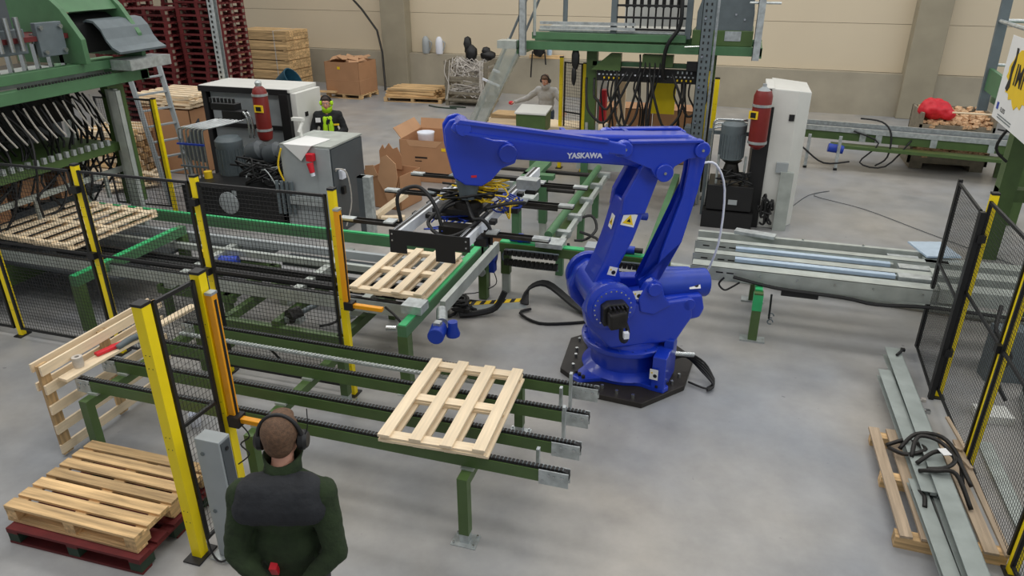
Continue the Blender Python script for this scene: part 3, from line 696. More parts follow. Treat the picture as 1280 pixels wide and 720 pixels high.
# ================================================================ second conveyor line, behind the long fence
c2 = thing('pallet_line', 'long green and steel conveyor line running behind the mesh fence', 'conveyor', (-6, 7, 0))
fr = MB().bb(-9.6, 6.2, .62, -2.95, 6.26, .76).build('side_beam', M_galv2, c2)
MB().bb(-9.6, 6.22, .76, -2.95, 6.25, .775).build('wear_strip', M_black, fr)
rr = MB().bb(-9.6, 7.94, .66, -2.85, 8.02, .8).build('side_beam', M_green2, c2)
MB().bb(-9.6, 7.95, .80, -2.85, 8.0, .815).build('wear_strip', M_lgreen, rr, label='bright green wear strip')
for y in (6.75, 6.95, 7.35): MB().bb(-8.4, y-.03, .55, -3.1, y+.03, .63).build('inner_rail', M_black if y < 7 else M_galv2, c2)
MB().bb(-9.0, 7.6, .58, -3.2, 7.66, .68).build('inner_rail', M_grey, c2)
MB().bb(-9.4, 6.4, .44, -7.1, 7.85, .48).bb(-7.0, 7.45, .5, -5.7, 7.85, .54).bb(-5.4, 7.38, .48, -3.2, 7.6, .56).build('drip_tray', M_dgrey, c2)
for y in (6.5, 6.62): MB().bb(-6.9, y, .48, -3.1, y+.05, .56).build('inner_rail', M_black, c2)
for x in (-6.2, -4.6, -3.7): MB().bb(x-.12, 6.3, .5, x-.02, 7.9, .6).build('cross_tie', M_galv2, c2)
# end frames standing out toward the near conveyor
for x, y0, y1 in ((-2.9, 5.7, 8.2), (-7.03, 5.72, 7.55)):
    e = MB().bb(x-.05, y0, .68, x+.05, y1, .80).build('end_beam', M_green2, c2)
    MB().bb(x-.04, y0+.01, .80, x+.04, y0+(2.4 if x > -5 else 1.7), .808).build('wear_strip', M_lgreen, e, label='bright green wear strip')
    l = MB().bb(x-.055, y0, .1, x+.055, y0+.11, .68).build('leg', M_green, c2)
    MB().bb(x-.09, y0-.03, 0, x+.09, y0+.14, .012).bb(x-.05, y0+.005, .012, x+.05, y0+.105, .1).build('foot', M_galv, l)
    l = MB().bb(x-.055, y1-.11, .01, x+.055, y1, .68).build('leg', M_green, c2)
MB().bb(-2.76, 6.35, .66, -2.7, 8.2, .80).build('end_beam', M_galv2, c2)
MB().bb(-3.02, 5.95, .81, -2.8, 6.15, .9).build('bearing_block', M_galv, c2)
MB().cyl((-3.0, 5.78, .72), (-3.1, 5.76, .72), .03, n=12).build('stub_shaft', M_chrome, c2)
MB().tube([(-3.3, 6.15, .74), (-3.1, 5.95, .78), (-2.98, 5.88, .72), (-2.9, 5.8, .7)], .014, 6).build('cable', M_rub, c2)
# blue gear motor on the corner
gm = MB().cyl((-2.6, 5.83, .66), (-2.64, 6.03, .66), .085, n=20).build('gear_motor', M_blue2, c2, smooth=True, bevel=.008, label='blue gear motor')
MB().lathe([(.07, 0), (.075, .03), (.05, .1), (.05, .16)], (-2.5, 6.05, .58), 16).build('gearbox', M_blue2, gm, smooth=True)
MB().cyl((-2.64, 6.1, .68), (-2.72, 6.3, .72), .06, n=16).build('coupling', M_galv, gm, smooth=True)
MB().box((-2.62, 5.95, .75), (.07, .08, .04)).build('terminal_box', M_galv, gm)
# low transfer frames seen through the mesh
lf = thing('lift_frame', 'low dark green transfer frame with shafts seen through the long fence', 'machine frame', (-4.9, 6.6, 0))
for (a, b) in (((-5.35, 6.02, .34), (-3.75, 6.02, .34)), ((-5.3, 7.3, .34), (-3.75, 7.3, .34)), ((-5.3, 6.0, .34), (-5.3, 7.3, .34)), ((-3.8, 6.0, .34), (-3.8, 7.3, .34)), ((-4.6, 6.0, .40), (-4.6, 7.3, .40))):
    MB().bar(a, b, .08, .1).build('frame_beam', M_green, lf)
for x, y in ((-5.3, 6.05), (-3.8, 6.05), (-5.3, 7.25), (-3.8, 7.25)): MB().bb(x-.04, y-.04, 0, x+.04, y+.04, .29).build('leg', M_green, lf)
sh = MB().cyl((-4.45, 6.2, .46), (-4.2, 7.2, .46), .03, n=14).build('drive_shaft', M_mgrey, lf, smooth=True)
MB().cyl((-4.5, 6.12, .46), (-4.44, 6.25, .46), .085, n=20).build('pulley', M_dark, sh, smooth=True)
MB().box((-4.46, 6.18, .42), (.2, .12, .06)).build('bearing_block', M_galv, sh)
MB().box((-3.98, 6.45, .45), (.3, .1, .08), R(-30)).build('cylinder', M_galv, lf)
MB().tube([(-4.0, 6.6, .5), (-3.9, 6.4, .55), (-3.95, 6.2, .45), (-4.1, 6.1, .42)], .015, 6).build('hose', M_rub, lf)
lf2 = thing('lift_frame', 'green transfer frame with blue motor further left behind the fence', 'machine frame', (-6, 7, 0))
for (a, b) in (((-6.6, 6.5, .38), (-5.5, 6.5, .38)), ((-6.5, 6.45, .38), (-6.5, 7.5, .38)), ((-5.6, 6.45, .38), (-5.6, 7.5, .38)), ((-6.6, 7.45, .38), (-5.5, 7.45, .38))):
    MB().bar(a, b, .08, .1).build('frame_beam', M_green, lf2)
for x, y in ((-6.5, 6.5), (-5.6, 6.5), (-6.5, 7.45), (-5.6, 7.45)): MB().bb(x-.04, y-.04, 0, x+.04, y+.04, .33).build('leg', M_green, lf2)
MB().cyl((-6.3, 7.2, .5), (-6.0, 7.28, .5), .07, n=16).build('motor', M_blue2, lf2, smooth=True)
MB().box((-6.35, 7.1, .62), (.1, .1, .12)).build('sensor', M_ylab, lf2)
crate_pallet('new_pallet', 'fresh pine pallet under the robot gripper on the fenced conveyor line', (-3.34, 6.84, .815), R(.5), 1.22, .84)
for i, (x, y, r, lb) in enumerate(((-8.35, 7.05, -3, 'fresh pine pallet behind the mesh on the far left of the line'), )):
    crate_pallet('new_pallet', lb, (x, y, .82), R(r), 1.45, 1.45, 6)
MB().bb(-8.92, 5.7, 1.14, -8.88, 8.6, 1.22).bb(-8.92, 7.0, .82, -8.88, 7.05, 1.14).bb(-8.92, 8.2, .82, -8.88, 8.25, 1.14).build('guide_rail', M_galv2); tag(bpy.data.objects['guide_rail'], 'galvanised side guide rail above the left pallet behind the fence', 'rail')

# ================================================================ cross conveyor and outfeed behind the gripper
c3 = thing('cross_conveyor', 'green cross conveyor with bright green strip behind the robot', 'conveyor', (-1.7, 8.4, 0))
b_ = MB().bb(-2.75, 8.36, .6, -.55, 8.5, .72).build('main_beam', M_green, c3)
MB().bb(-2.75, 8.38, .72, -.55, 8.48, .735).build('wear_strip', M_lgreen, b_, label='bright green wear strip')
for x in (-2.68, -.9):
    l = MB().bb(x-.06, 8.38, .28, x+.06, 8.48, .6).build('leg', M_green, c3); MB().bb(x-.05, 8.39, 0, x+.05, 8.47, .28).build('foot', M_galv2, l)
# energy chains on the front of the beam
for x0, x1 in ((-2.66, -1.9), (-1.3, -.7)):
    ec = thing('energy_chain', 'black looped energy chain hanging on the cross conveyor, '+('left one' if x0 < -2 else 'right one behind the robot'), 'cable chain', ((x0+x1)/2, 8.3, .5))
    P = []
    n = int((x1-x0)/.06)
    for i in range(n): P.append((x0+.06*i, .64, 0)); 
    first = None
    for zz in (.64, .50):
        for i in range(n):
            x = x0+.03+.06*i
            mbq = MB().bb(x-.024, 8.24, zz-.035, x+.024, 8.32, zz+.035)
            if first is None: first = mbq.build('link', M_black, ec); base = Vector((x, 0, zz))
            else: rep(first, [Vector((x, 0, zz))-base])
    MB().tube([(x1-.03, 8.27, .68), (x0+.1, 8.27, .68), (x0, 8.27, .63), (x0-.02, 8.27, .57), (x0, 8.27, .52), (x0+.1, 8.27, .46), (x1-.03, 8.27, .46)], .012, 6, 2).build('outer_band', M_mgrey, ec)
mb_ = thing('blue_drive', 'blue gear motor with cable at the left end of the cross conveyor', 'motor', (-2.85, 8.3, .5))
MB().cyl((-2.98, 8.3, .55), (-2.78, 8.3, .55), .09, n=18).build('motor_body', M_blue2, mb_, smooth=True)
MB().box((-2.85, 8.28, .42), (.14, .12, .16)).build('gearbox', M_blue2, mb_, bevel=.01)
MB().cyl((-2.9, 8.25, .4), (-2.9, 8.05, .4), .05, n=14).build('output_shaft', M_galv, mb_, smooth=True)
MB().tube([(-2.8, 8.25, .36), (-2.75, 8.2, .2), (-2.95, 8.1, .1), (-3.1, 7.95, .12)], .007, 5).build('cable', M_rub, mb_)
mb_ = thing('bearing_unit', 'dark steel bearing unit between the two green conveyor ends', 'bearing', (-3.0, 7.9, .5))
MB().box((-3.0, 7.95, .55), (.22, .12, .16)).build('housing', M_dark, mb_, bevel=.01); MB().cyl((-3.02, 7.88, .56), (-3.02, 7.85, .56), .05, n=16).build('shaft_end', M_galv, mb_)
# blue cylinders lying on the beam
for i, (x, y, z, lb) in enumerate(((-2.45, 8.43, .79, 'small blue actuator lying on the cross conveyor left of the robot arm'), (-1.1, 8.43, .79, 'blue actuator on the cross conveyor seen through the robot arms'))):
    t = thing('actuator', lb, 'actuator', (x, y, z)); MB().cyl((x-.17, y, z), (x+.1, y, z), .05, n=14).build('body', M_blue2, t, smooth=True)
    MB().cyl((x-.06, y, z), (x-.0, y, z), .062, n=14).build('collar', M_blue2, t, smooth=True); MB().cyl((x+.1, y, z), (x+.2, y, z), .035, n=12).build('rod_end', M_dark, t)
MB().bb(-2.25, 8.3, .74, -1.9, 8.56, .80).build('sensor_plate', M_galv); tag(bpy.data.objects['sensor_plate'], 'galvanised mounting plate at the corner of the green outfeed rail', 'plate')
jb = MB().bb(-1.62, 8.34, .736, -1.42, 8.56, .80).build('junction_box', M_grey, bevel=.005); tag(jb, 'light grey junction box on the bright green strip left of the robot', 'junction box')
jw = thing('wire_loom', 'white and grey wires hanging below the junction box', 'wires', (-1.5, 8.3, .6))
for i in range(5): MB().tube([(-1.6+.03*i, 8.32, .74), (-1.6+.04*i, 8.27, .6), (-1.45+.03*i, 8.27, .5+.02*i), (-1.3, 8.28, .55), (-1.25, 8.3, .7)], .009, 5).build('wire', M_strap, jw)
MB().bb(-1.66, 8.2, .42, -1.3, 8.32, .56).build('terminal_strip', M_mgrey, jw)
# outfeed rail running away from the camera
c4 = thing('outfeed_conveyor', 'light green outfeed rail running away toward the boxes behind the gripper', 'conveyor', (-2.2, 10.3, 0))
MB().cyl((-2.16, 8.62, .80), (-2.16, 12.1, .80), .055, n=14).build('top_tube', M_green2, c4, smooth=True)
MB().bb(-2.2, 8.6, .5, -2.06, 12.1, .66).build('side_beam', M_green, c4)
MB().bb(-2.02, 8.6, .66, -1.96, 12.1, .74).build('guide_strip', M_galv2, c4)
for y in (8.9, 9.6, 10.4, 11.2, 11.9):
    MB().bb(-2.12, y-.05, .7, -1.92, y+.05, .78).build('support_bracket', M_galv, c4)
for y in (9.2, 10.6, 11.8): MB().bb(-2.18, y-.05, 0, -2.08, y+.05, .5).build('leg', M_green2, c4)
for i, p in enumerate((((-2.0, 9.6, .7), (-1.8, 9.7, .75), (-1.7, 9.6, .6), (-1.8, 9.4, .5), (-1.95, 9.3, .5)), ((-1.9, 9.4, .6), (-1.6, 9.35, .5), (-1.6, 9.0, .3), (-1.7, 8.7, .02)), ((-1.95, 8.9, .6), (-1.85, 8.7, .4), (-1.75, 8.6, .35), (-1.72, 8.5, .4)))):
    MB().tube(p, .02, 6).build('cable', M_rub, c4)
c5 = thing('green_trestle', 'green trestle table with valve blocks between the gripper and the outfeed rail', 'trestle', (-3, 10.5, 0))
for x, y in ((-2.98, 9.9), (-2.75, 10.6), (-3.0, 11.4), (-2.45, 12.3)):
    l = MB().bb(x-.06, y-.06, .25, x+.06, y+.06, .95).build('leg', M_green2, c5); MB().bb(x-.05, y-.05, 0, x+.05, y+.05, .25).build('foot', M_galv2, l)
MB().bb(-3.1, 9.8, .95, -2.85, 11.5, 1.02).build('top_beam', M_green2, c5)
MB().bb(-3.1, 10.6, .95, -2.6, 10.75, 1.02).build('top_beam', M_green2, c5)
for y, x1 in ((9.7, -2.3), (10.6, -2.25), (11.6, -2.2)): MB().cyl((-4.2, y, .8), (x1, y, .8), .035, n=10).build('roller_bar', M_dark, c5)
MB().cyl((-3.4, 12.2, 1.0), (-2.1, 12.1, 1.0), .02, n=8).build('pneumatic_rod', M_chrome, c5)
for x, y in ((-3.1, 9.9), (-2.6, 9.2)): MB().box((x, y, 1.08), (.22, .3, .1)).build('valve_block', M_galv, c5)
MB().bb(-3.0, 8.5, .0, -2.95, 8.55, .95).bb(-3.35, 9.1, .5, -3.3, 9.15, 1.0).build('support_bar', M_black, c5)
crate_pallet('new_pallet', 'fresh pine pallet at the far end of the outfeed, behind the forearm', (-1.9, 12.9, .85), R(90), 1.2, 1.0, 5)
MB().bb(-2.6, 12.3, .7, -1.2, 12.42, .84).build('cross_rail', M_galv2); tag(bpy.data.objects['cross_rail'], 'steel rail under the far pallet behind the forearm', 'rail')
MB().bb(-.95, 9.0, .35, -.85, 13.2, .5).build('track_beam', M_green2); tag(bpy.data.objects['track_beam'], 'pale green floor track between the two robot arm members', 'track')
cb = MB().tube([(-1.75, 8.9, .03), (-1.75, 10.2, .03), (-1.72, 11.4, .03), (-1.7, 12.4, .03)], .025, 6).build('floor_cable', M_rub); tag(cb, 'straight black cable on the floor right of the outfeed rail', 'cable')
cardp = MB().bb(-3.45, 10.0, 0, -3.2, 10.2, .16).build('carton', M_card); tag(cardp, 'small brown carton on the floor under the green frame', 'box')
# yellow-black striped cable ramp and cable bundle to the robot
rp = thing('cable_ramp', 'grey floor cable cover with yellow and black hazard stripes', 'cable cover', (-2.75, 7.85, 0))
M_ = Matrix.Translation((-2.72, 7.9, 0)) @ Matrix.Rotation(R(26), 4, 'Z')
q = MB(); vs = [(-.45, -.09, 0), (.45, -.09, 0), (.45, .09, 0), (-.45, .09, 0), (-.45, -.04, .07), (.45, -.04, .07), (.45, .06, .07), (-.45, .06, .07)]
q.add([M_ @ Vector(v) for v in vs], [(0, 1, 2, 3), (4, 5, 6, 7), (0, 1, 5, 4), (1, 2, 6, 5), (2, 3, 7, 6), (3, 0, 4, 7)]).build('cover', M_galv2, rp)
q = MB().box((0, .01, .072), (.9, .1, .004)); q.v = [M_ @ v for v in q.v]; tp = q.build('tape', M_ylab, rp, label='yellow tape with black stripes')
for i in range(7):
    q = MB().add([(-.42+.13*i, -.04, .075), (-.36+.13*i, -.04, .075), (-.31+.13*i, .06, .075), (-.37+.13*i, .06, .075)], [(0, 1, 2, 3)]); q.v = [M_ @ v for v in q.v]; q.build('stripe', M_blk, tp)
cbn = thing('cable_bundle', 'bundle of black cables on the floor from the striped cover to the robot', 'cables', (-1.9, 8, 0))
for i in range(5): MB().tube([(-2.35+.02*i, 8.02, .05), (-2.3, 8.15+.02*i, .2), (-2.1, 8.3+.03*i, .22), (-1.7, 8.1+.03*i, .08), (-1.3, 7.8+.04*i, .03)], .02, 6).build('cable', M_rub, cbn)
MB().tube([(-2.2, 7.95, .03), (-2.3, 7.8, .03), (-2.0, 7.62, .02), (-1.6, 7.75, .02), (-1.35, 7.9, .02)], .018, 6).build('cable', M_rub, cbn)
cbn2 = thing('cable_bundle', 'dark cables and valves lying behind the blue corner motor', 'cables', (-3, 7.6, 0))
bundle(cbn2, (-3.1, 7.7, .12), (.25, .2, .1), 7, .022, M_rub, seed=9)
MB().tube([(-3.0, 7.5, .05), (-2.8, 7.6, .05), (-2.6, 7.72, .1), (-2.5, 7.8, .3)], .04, 6).build('cable', M_rub, cbn2)
pipe = MB().cyl((-.95, 9.85, .07), (4.6, 9.15, .07), .06, n=14).build('floor_pipe', M_galv2, smooth=True); tag(pipe, 'long pale pipe on the floor behind the galvanised channel bed', 'pipe')

# ================================================================ galvanised channel bed right of the robot
bed = thing('channel_bed', 'long bed of galvanised steel channels with polished slide rails right of the robot', 'conveyor', (2, 8.7, 0))
def step(y0, y1, x0, x1, z0, z1, m=M_galv2, nm='channel'):
    # channel along x: top lip, front web
    return MB().bb(x0, y0, z0, x1, y0+.006, z1).bb(x0, y0, z1-.005, x1, y1, z1).bb(x0, y1-.006, z1-.03, x1, y1, z1).build(nm, m, bed)
for k, (y0, y1, z1) in enumerate(((8.16, 8.34, .80), (8.52, 8.66, .82), (8.9, 9.02, .84))):
    a = step(y0, y1, -.28, 2.6, z1-.17, z1)
    MB().bb(-.3, y0-.004, z1-.165, .22, y0-.001, z1-.01).build('side_plate', M_galv2, a)
    for x in (-.2, .0, .12): MB().bb(x, y0-.007, z1-.07, x+.08, y0-.004, z1-.055).build('slot', M_dark, a)
for y in (8.44, 8.8):
    MB().bb(.2, y-.04, .79, 1.95, y+.04, .83).build('slide_rail', M_bstrip, bed, label='polished slide rail with a bluish reflection in its colour')
    MB().bb(.2, y+.04, .74, 2.0, y+.1, .80).build('rail_bed', M_galv2, bed)
MB().bb(-.28, 9.18, .72, 2.6, 9.24, .86).build('rear_channel', M_galv2, bed)
for k, (x, y) in enumerate(((2.0, 8.45), (2.05, 8.75), (1.98, 9.05))): MB().box((x+.15, y, .80), (.34, .14, .06)).build('joint_block', M_galv, bed)
for y in (8.2, 8.62, 9.0): MB().bb(2.35, y-.08, .68, 5.2, y+.12, .84).build('outer_channel', M_galv2, bed)
bolts(bed, [(x, 8.153, .74) for x in (.5, .9, 1.3, 1.7, 2.2)], .012, .006, (0, -1, 0)); bolts(bed, [(x, 9.21, .86) for x in (.3, 1.0, 1.7)], .015, .02)
MB().tube([(.2, 8.1, .72), (.7, 8.1, .64), (1.4, 8.1, .62), (1.75, 8.1, .58), (2.3, 8.1, .62), (3.2, 8.1, .6)], .02, 6).build('cable', M_rub, bed)
MB().tube([(.1, 8.1, .7), (.05, 8.08, .62), (.12, 8.06, .56), (.2, 8.08, .6), (.28, 8.1, .66)], .012, 6).build('cable', M_rub, bed)
MB().bb(.75, 8.11, .55, 1.15, 8.16, .61).build('sensor', M_black, bed)
for x, y in ((.5, 7.98), (.5, 9.1), (4.2, 8.1), (4.2, 9.1)):
    l = MB().bb(x-.05, y-.05, .02, x+.05, y+.05, .62).build('leg', M_green, bed)
    MB().bb(x-.053, y-.053, .4, x+.053, y+.053, .60).build('painted_top', M_lgreen, l, label='bright green painted top of the leg')
    MB().bb(x-.14, y-.07, 0, x+.14, y+.07, .02).build('foot', M_galv, l)
MB().bb(.46, 8.0, .56, .54, 9.1, .64).build('cross_beam', M_lgreen, bed)
hk = thing('hanging_hooks', 'small chain and hooks hanging beside the bright green leg', 'hook', (.66, 7.95, .3))
MB().tube([(.64, 8.0, .6), (.645, 7.98, .45), (.65, 7.98, .3)], .012, 5).build('hook_rod', M_black, hk)
for z in (.34, .26): MB().tube([(.67+.03*math.cos(t*PI/3), 7.98, z+.03*math.sin(t*PI/3)) for t in range(6)], .008, 5).build('hook_ring', M_mgrey, hk)
pc = MB().box((2.5, 9.3, .85), (.4, .5, .02), R(15)).build('plastic_sheet', M_bstrip); tag(pc, 'pale blue sheet at the right end of the channel bed by the fence', 'sheet')
lp = MB().box((.42, 9.22, .882), (.5, .14, .04), R(-12)).build('loose_profile', M_galv); tag(lp, 'loose galvanised offcut on the back edge of the channel bed', 'profile')
bpy.data.objects['plastic_sheet'].location.z = .862

# ================================================================ right fence
rf = thing('mesh_fence', 'black mesh fence with yellow posts along the right edge of the photo', 'fence', (2.3, 6, 0))
for y in (7.28, 6.08, 4.82, 3.5): post(rf, 2.33, y, 2.15, .06)
MB().bb(2.28, 8.24, .05, 2.32, 8.28, 2.02).build('gate_post', M_black, rf)
MB().bb(2.23, 7.18, .0, 2.275, 7.24, 2.0).build('gate_post', M_black, rf)
mesh_panel(rf, (2.29, 8.23), (2.25, 7.26), .06, 2.0, 1.1, .03, .03, .0025)
for a, b in ((7.24, 6.12), (6.04, 4.86), (4.78, 3.54), (3.46, 2.4)): mesh_panel(rf, (2.3, a), (2.3, b), .1, 2.1, 1.2, .035, .035, .0025)
for y, z in ((7.2, 1.75), (7.2, .55), (6.08, 1.2), (4.82, 1.2)): clamp(rf, 2.29, y, z, .07)
# machinery beyond the right fence
gm2 = thing('green_machine_frame', 'dark green machine frame with white boxes beyond the right fence', 'machine frame', (4.1, 12, 0))
for x, y in ((3.85, 11.7), (4.6, 13.5), (5.6, 11.7)): MB().bb(x-.11, y-.11, 0, x+.11, y+.11, 2.6).build('column', M_green, gm2)
MB().bb(3.74, 11.6, .9, 6.2, 11.8, 1.08).build('cross_beam', M_green, gm2)
MB().bb(4.2, 11.3, .95, 5.0, 11.9, 1.35).build('white_box', M_white, gm2, bevel=.01); MB().bb(4.1, 10.3, .3, 4.9, 10.9, .75).build('white_box', M_white, gm2, bevel=.01)
MB().tube([(3.9, 11.5, 2.2), (3.6, 11.4, 2.0), (3.5, 11.4, 1.7), (3.7, 11.5, 1.5)], .02, 6).build('hose', M_rub, gm2)
gk = thing('steel_channel_stack', 'grey steel channels and plates lying beyond the right mesh fence', 'steel profiles', (3.3, 7, 0))
for i, (x, y, a, l) in enumerate(((2.95, 6.2, 78, 2.6), (3.4, 6.8, 84, 2.2), (3.7, 5.2, 70, 2.4))):
    d = Vector((math.cos(R(a)), math.sin(R(a)), 0)); c = Vector((x, y, .07)); MB().chan(c-d*l/2, c+d*l/2, .2, .12, .008).build('channel', M_chan, gk)
MB().box((2.75, 7.0, .04), (.3, .22, .08), R(8)).build('plate', M_white, gk)
MB().box((3.3, 7.9, .3), (.9, .2, .6), R(8)).build('machine_foot', M_mgrey, gk)
MB().tube([(2.8, 7.7, .9), (2.75, 7.5, .7), (2.9, 7.4, .5), (2.8, 7.3, .3), (2.9, 7.2, .1)], .02, 6).build('cable', M_rub, gk)
MB().bb(2.5, 3.5, .0, 2.62, 6.5, .03).build('floor_rail', M_galv2); tag(bpy.data.objects['floor_rail'], 'flat steel strip on the floor behind the right mesh fence', 'rail')

# ================================================================ broken pallet with channels on the floor, bottom right
bp = thing('long_pallet', 'weathered long pallet on the floor under the steel channels, bottom right', 'pallet', (1.9, 5.6, 0))
for y in (4.9, 5.62, 6.22): MB().box((1.72, y, .05), (.34, .1, .1), R(-2)).build('cross_block', M_w['oldx'], bp)
MB().box((2.2, 4.93, .05), (.22, .1, .1)).build('cross_block', M_w['oldx'], bp)
MB().box((2.2, 6.2, .05), (.3, .1, .1)).build('cross_block', M_w['oldx'], bp)
for x, w, dz in ((1.6, .09, 0), (1.77, .14, .012), (2.17, .1, 0), (2.28, .05, .01)):
    MB().box((x, 5.58, .112+dz/2), (w, 1.45, .022), R(1.5)).build('deck_board', M_w['gryy'], bp)
for i, (x, y, a) in enumerate(((2.2, 6.1, 20), (2.05, 6.25, 60), (2.28, 6.4, 5))):
    s_ = MB().box((x, y, .14), (.03, .5, .02), R(a)).build('splinter_board', M_w['gryy']); tag(s_, ('thin broken slat across the long pallet nearest the straps', 'thin broken slat poking up at the pallet head', 'narrow loose slat beside the right fence foot')[i], 'slat')
for i, (a, b, w, h, lb) in enumerate((((1.93, 7.75, .2), (1.96, 4.1, .24), .15, .1, 'long grey steel channel lying along the pallet, right one of the pair'),
                                      ((1.80, 7.3, .17), (1.84, 5.3, .2), .13, .08, 'shorter grey steel channel lying left of the long one'),
                                      ((1.78, 5.5, .17), (1.84, 4.1, .17), .12, .05, 'wide steel channel end nearest the bottom edge of the photo'))):
    ch = thing('steel_channel', lb, 'steel channel', ((a[0]+b[0])/2, (a[1]+b[1])/2, .15))
    MB().chan(a, b, w, h, .006).build('profile', M_chan, ch); MB().bar((a[0]+w*.2, a[1], a[2]+h*.3), (b[0]+w*.2, b[1], b[2]+h*.3), w*.35, h*.35).build('inner_lip', M_chan, ch)
st = thing('sling_straps', 'tangled dark lifting sling with a white tag wrapped over the steel channels', 'sling', (1.9, 5.7, .2))
for i, p in enumerate((((1.64, 6.0, .15), (1.8, 6.05, .2), (1.9, 5.85, .27), (1.75, 5.8, .22), (1.65, 5.95, .16)), ((1.72, 5.9, .2), (1.85, 6.02, .3), (2.05, 6.0, .32), (2.15, 5.8, .26), (2.15, 5.6, .16)),
                       ((1.8, 5.65, .25), (1.95, 5.75, .33), (2.1, 5.75, .3), (2.2, 5.55, .18)), ((1.78, 5.75, .24), (1.85, 5.95, .32), (2.0, 5.9, .34), (2.08, 5.7, .32), (1.98, 5.55, .32), (1.85, 5.55, .28)),
                       ((1.8, 5.55, .25), (1.9, 5.5, .31), (2.05, 5.5, .31), (2.15, 5.3, .14)), ((1.75, 5.4, .16), (1.8, 5.3, .2), (1.78, 5.15, .2)))):
    MB().tube(p, .018, 8, 5).build('strap', M_dark, st, smooth='all')
MB().box((2.0, 5.72, .36), (.07, .09, .006), R(20)).build('white_tag', M_paper, st, label='white care tag')
for i, (x, y, a, l, m, lb) in enumerate(((1.98, 7.62, 60, .16, M_black, 'black clip at the top end of the long channel'), (2.1, 6.95, -25, .16, M_chrome, 'shiny bolt lying by the fence foot'), (2.12, 7.1, 30, .12, M_strap, 'clear plastic scrap lying by the fence foot'))):
    d = Vector((math.cos(R(a)), math.sin(R(a)), 0))*l/2; c = Vector((x, y, .27 if i == 0 else .016))
    o = MB().cyl(c-d, c+d, .014 if i != 2 else .012, n=10).box(c+d, (.04, .04, .03)).build(('spring_clip', 'loose_bolt', 'plastic_scrap')[i], m); tag(o, lb, ('clip', 'bolt', 'scrap')[i])

# ================================================================ people
def hand(mb, w, d, pn, side, curl=.4):
    # w wrist point, d direction of the fingers, pn palm normal, side +1 = thumb towards d x pn
    w = Vector(w); d = Vector(d).normalized(); pn = Vector(pn); pn = (pn-d*pn.dot(d)).normalized(); s = d.cross(pn)*side
    for k in (-.026, -.009, .009, .026): mb.caps(w+s*k*.6, w+d*.085+s*k, .014, .0125, 8)
    for i, (k, l) in enumerate(((.028, .068), (.01, .078), (-.009, .073), (-.027, .058))):
        p = w+d*.088+s*k; c1 = (d*math.cos(curl*.7)+pn*math.sin(curl*.7)); c2 = (d*math.cos(curl*1.7)+pn*math.sin(curl*1.7)); c3 = (d*math.cos(curl*2.5)+pn*math.sin(curl*2.5))
        a = p+c1*l*.45; b = a+c2*l*.32; c = b+c3*l*.25
        mb.caps(p, a, .0095, .009, 8); mb.caps(a, b, .009, .0082, 8); mb.caps(b, c, .0082, .0072, 8)
    p = w+d*.025+s*.03; a = p+(d*.6+s*.7+pn*.25).normalized()*.042; b = a+(d*.85+s*.25+pn*.4).normalized()*.032
    mb.caps(p, a, .0125, .0105, 8); mb.caps(a, b, .0105, .009, 8)
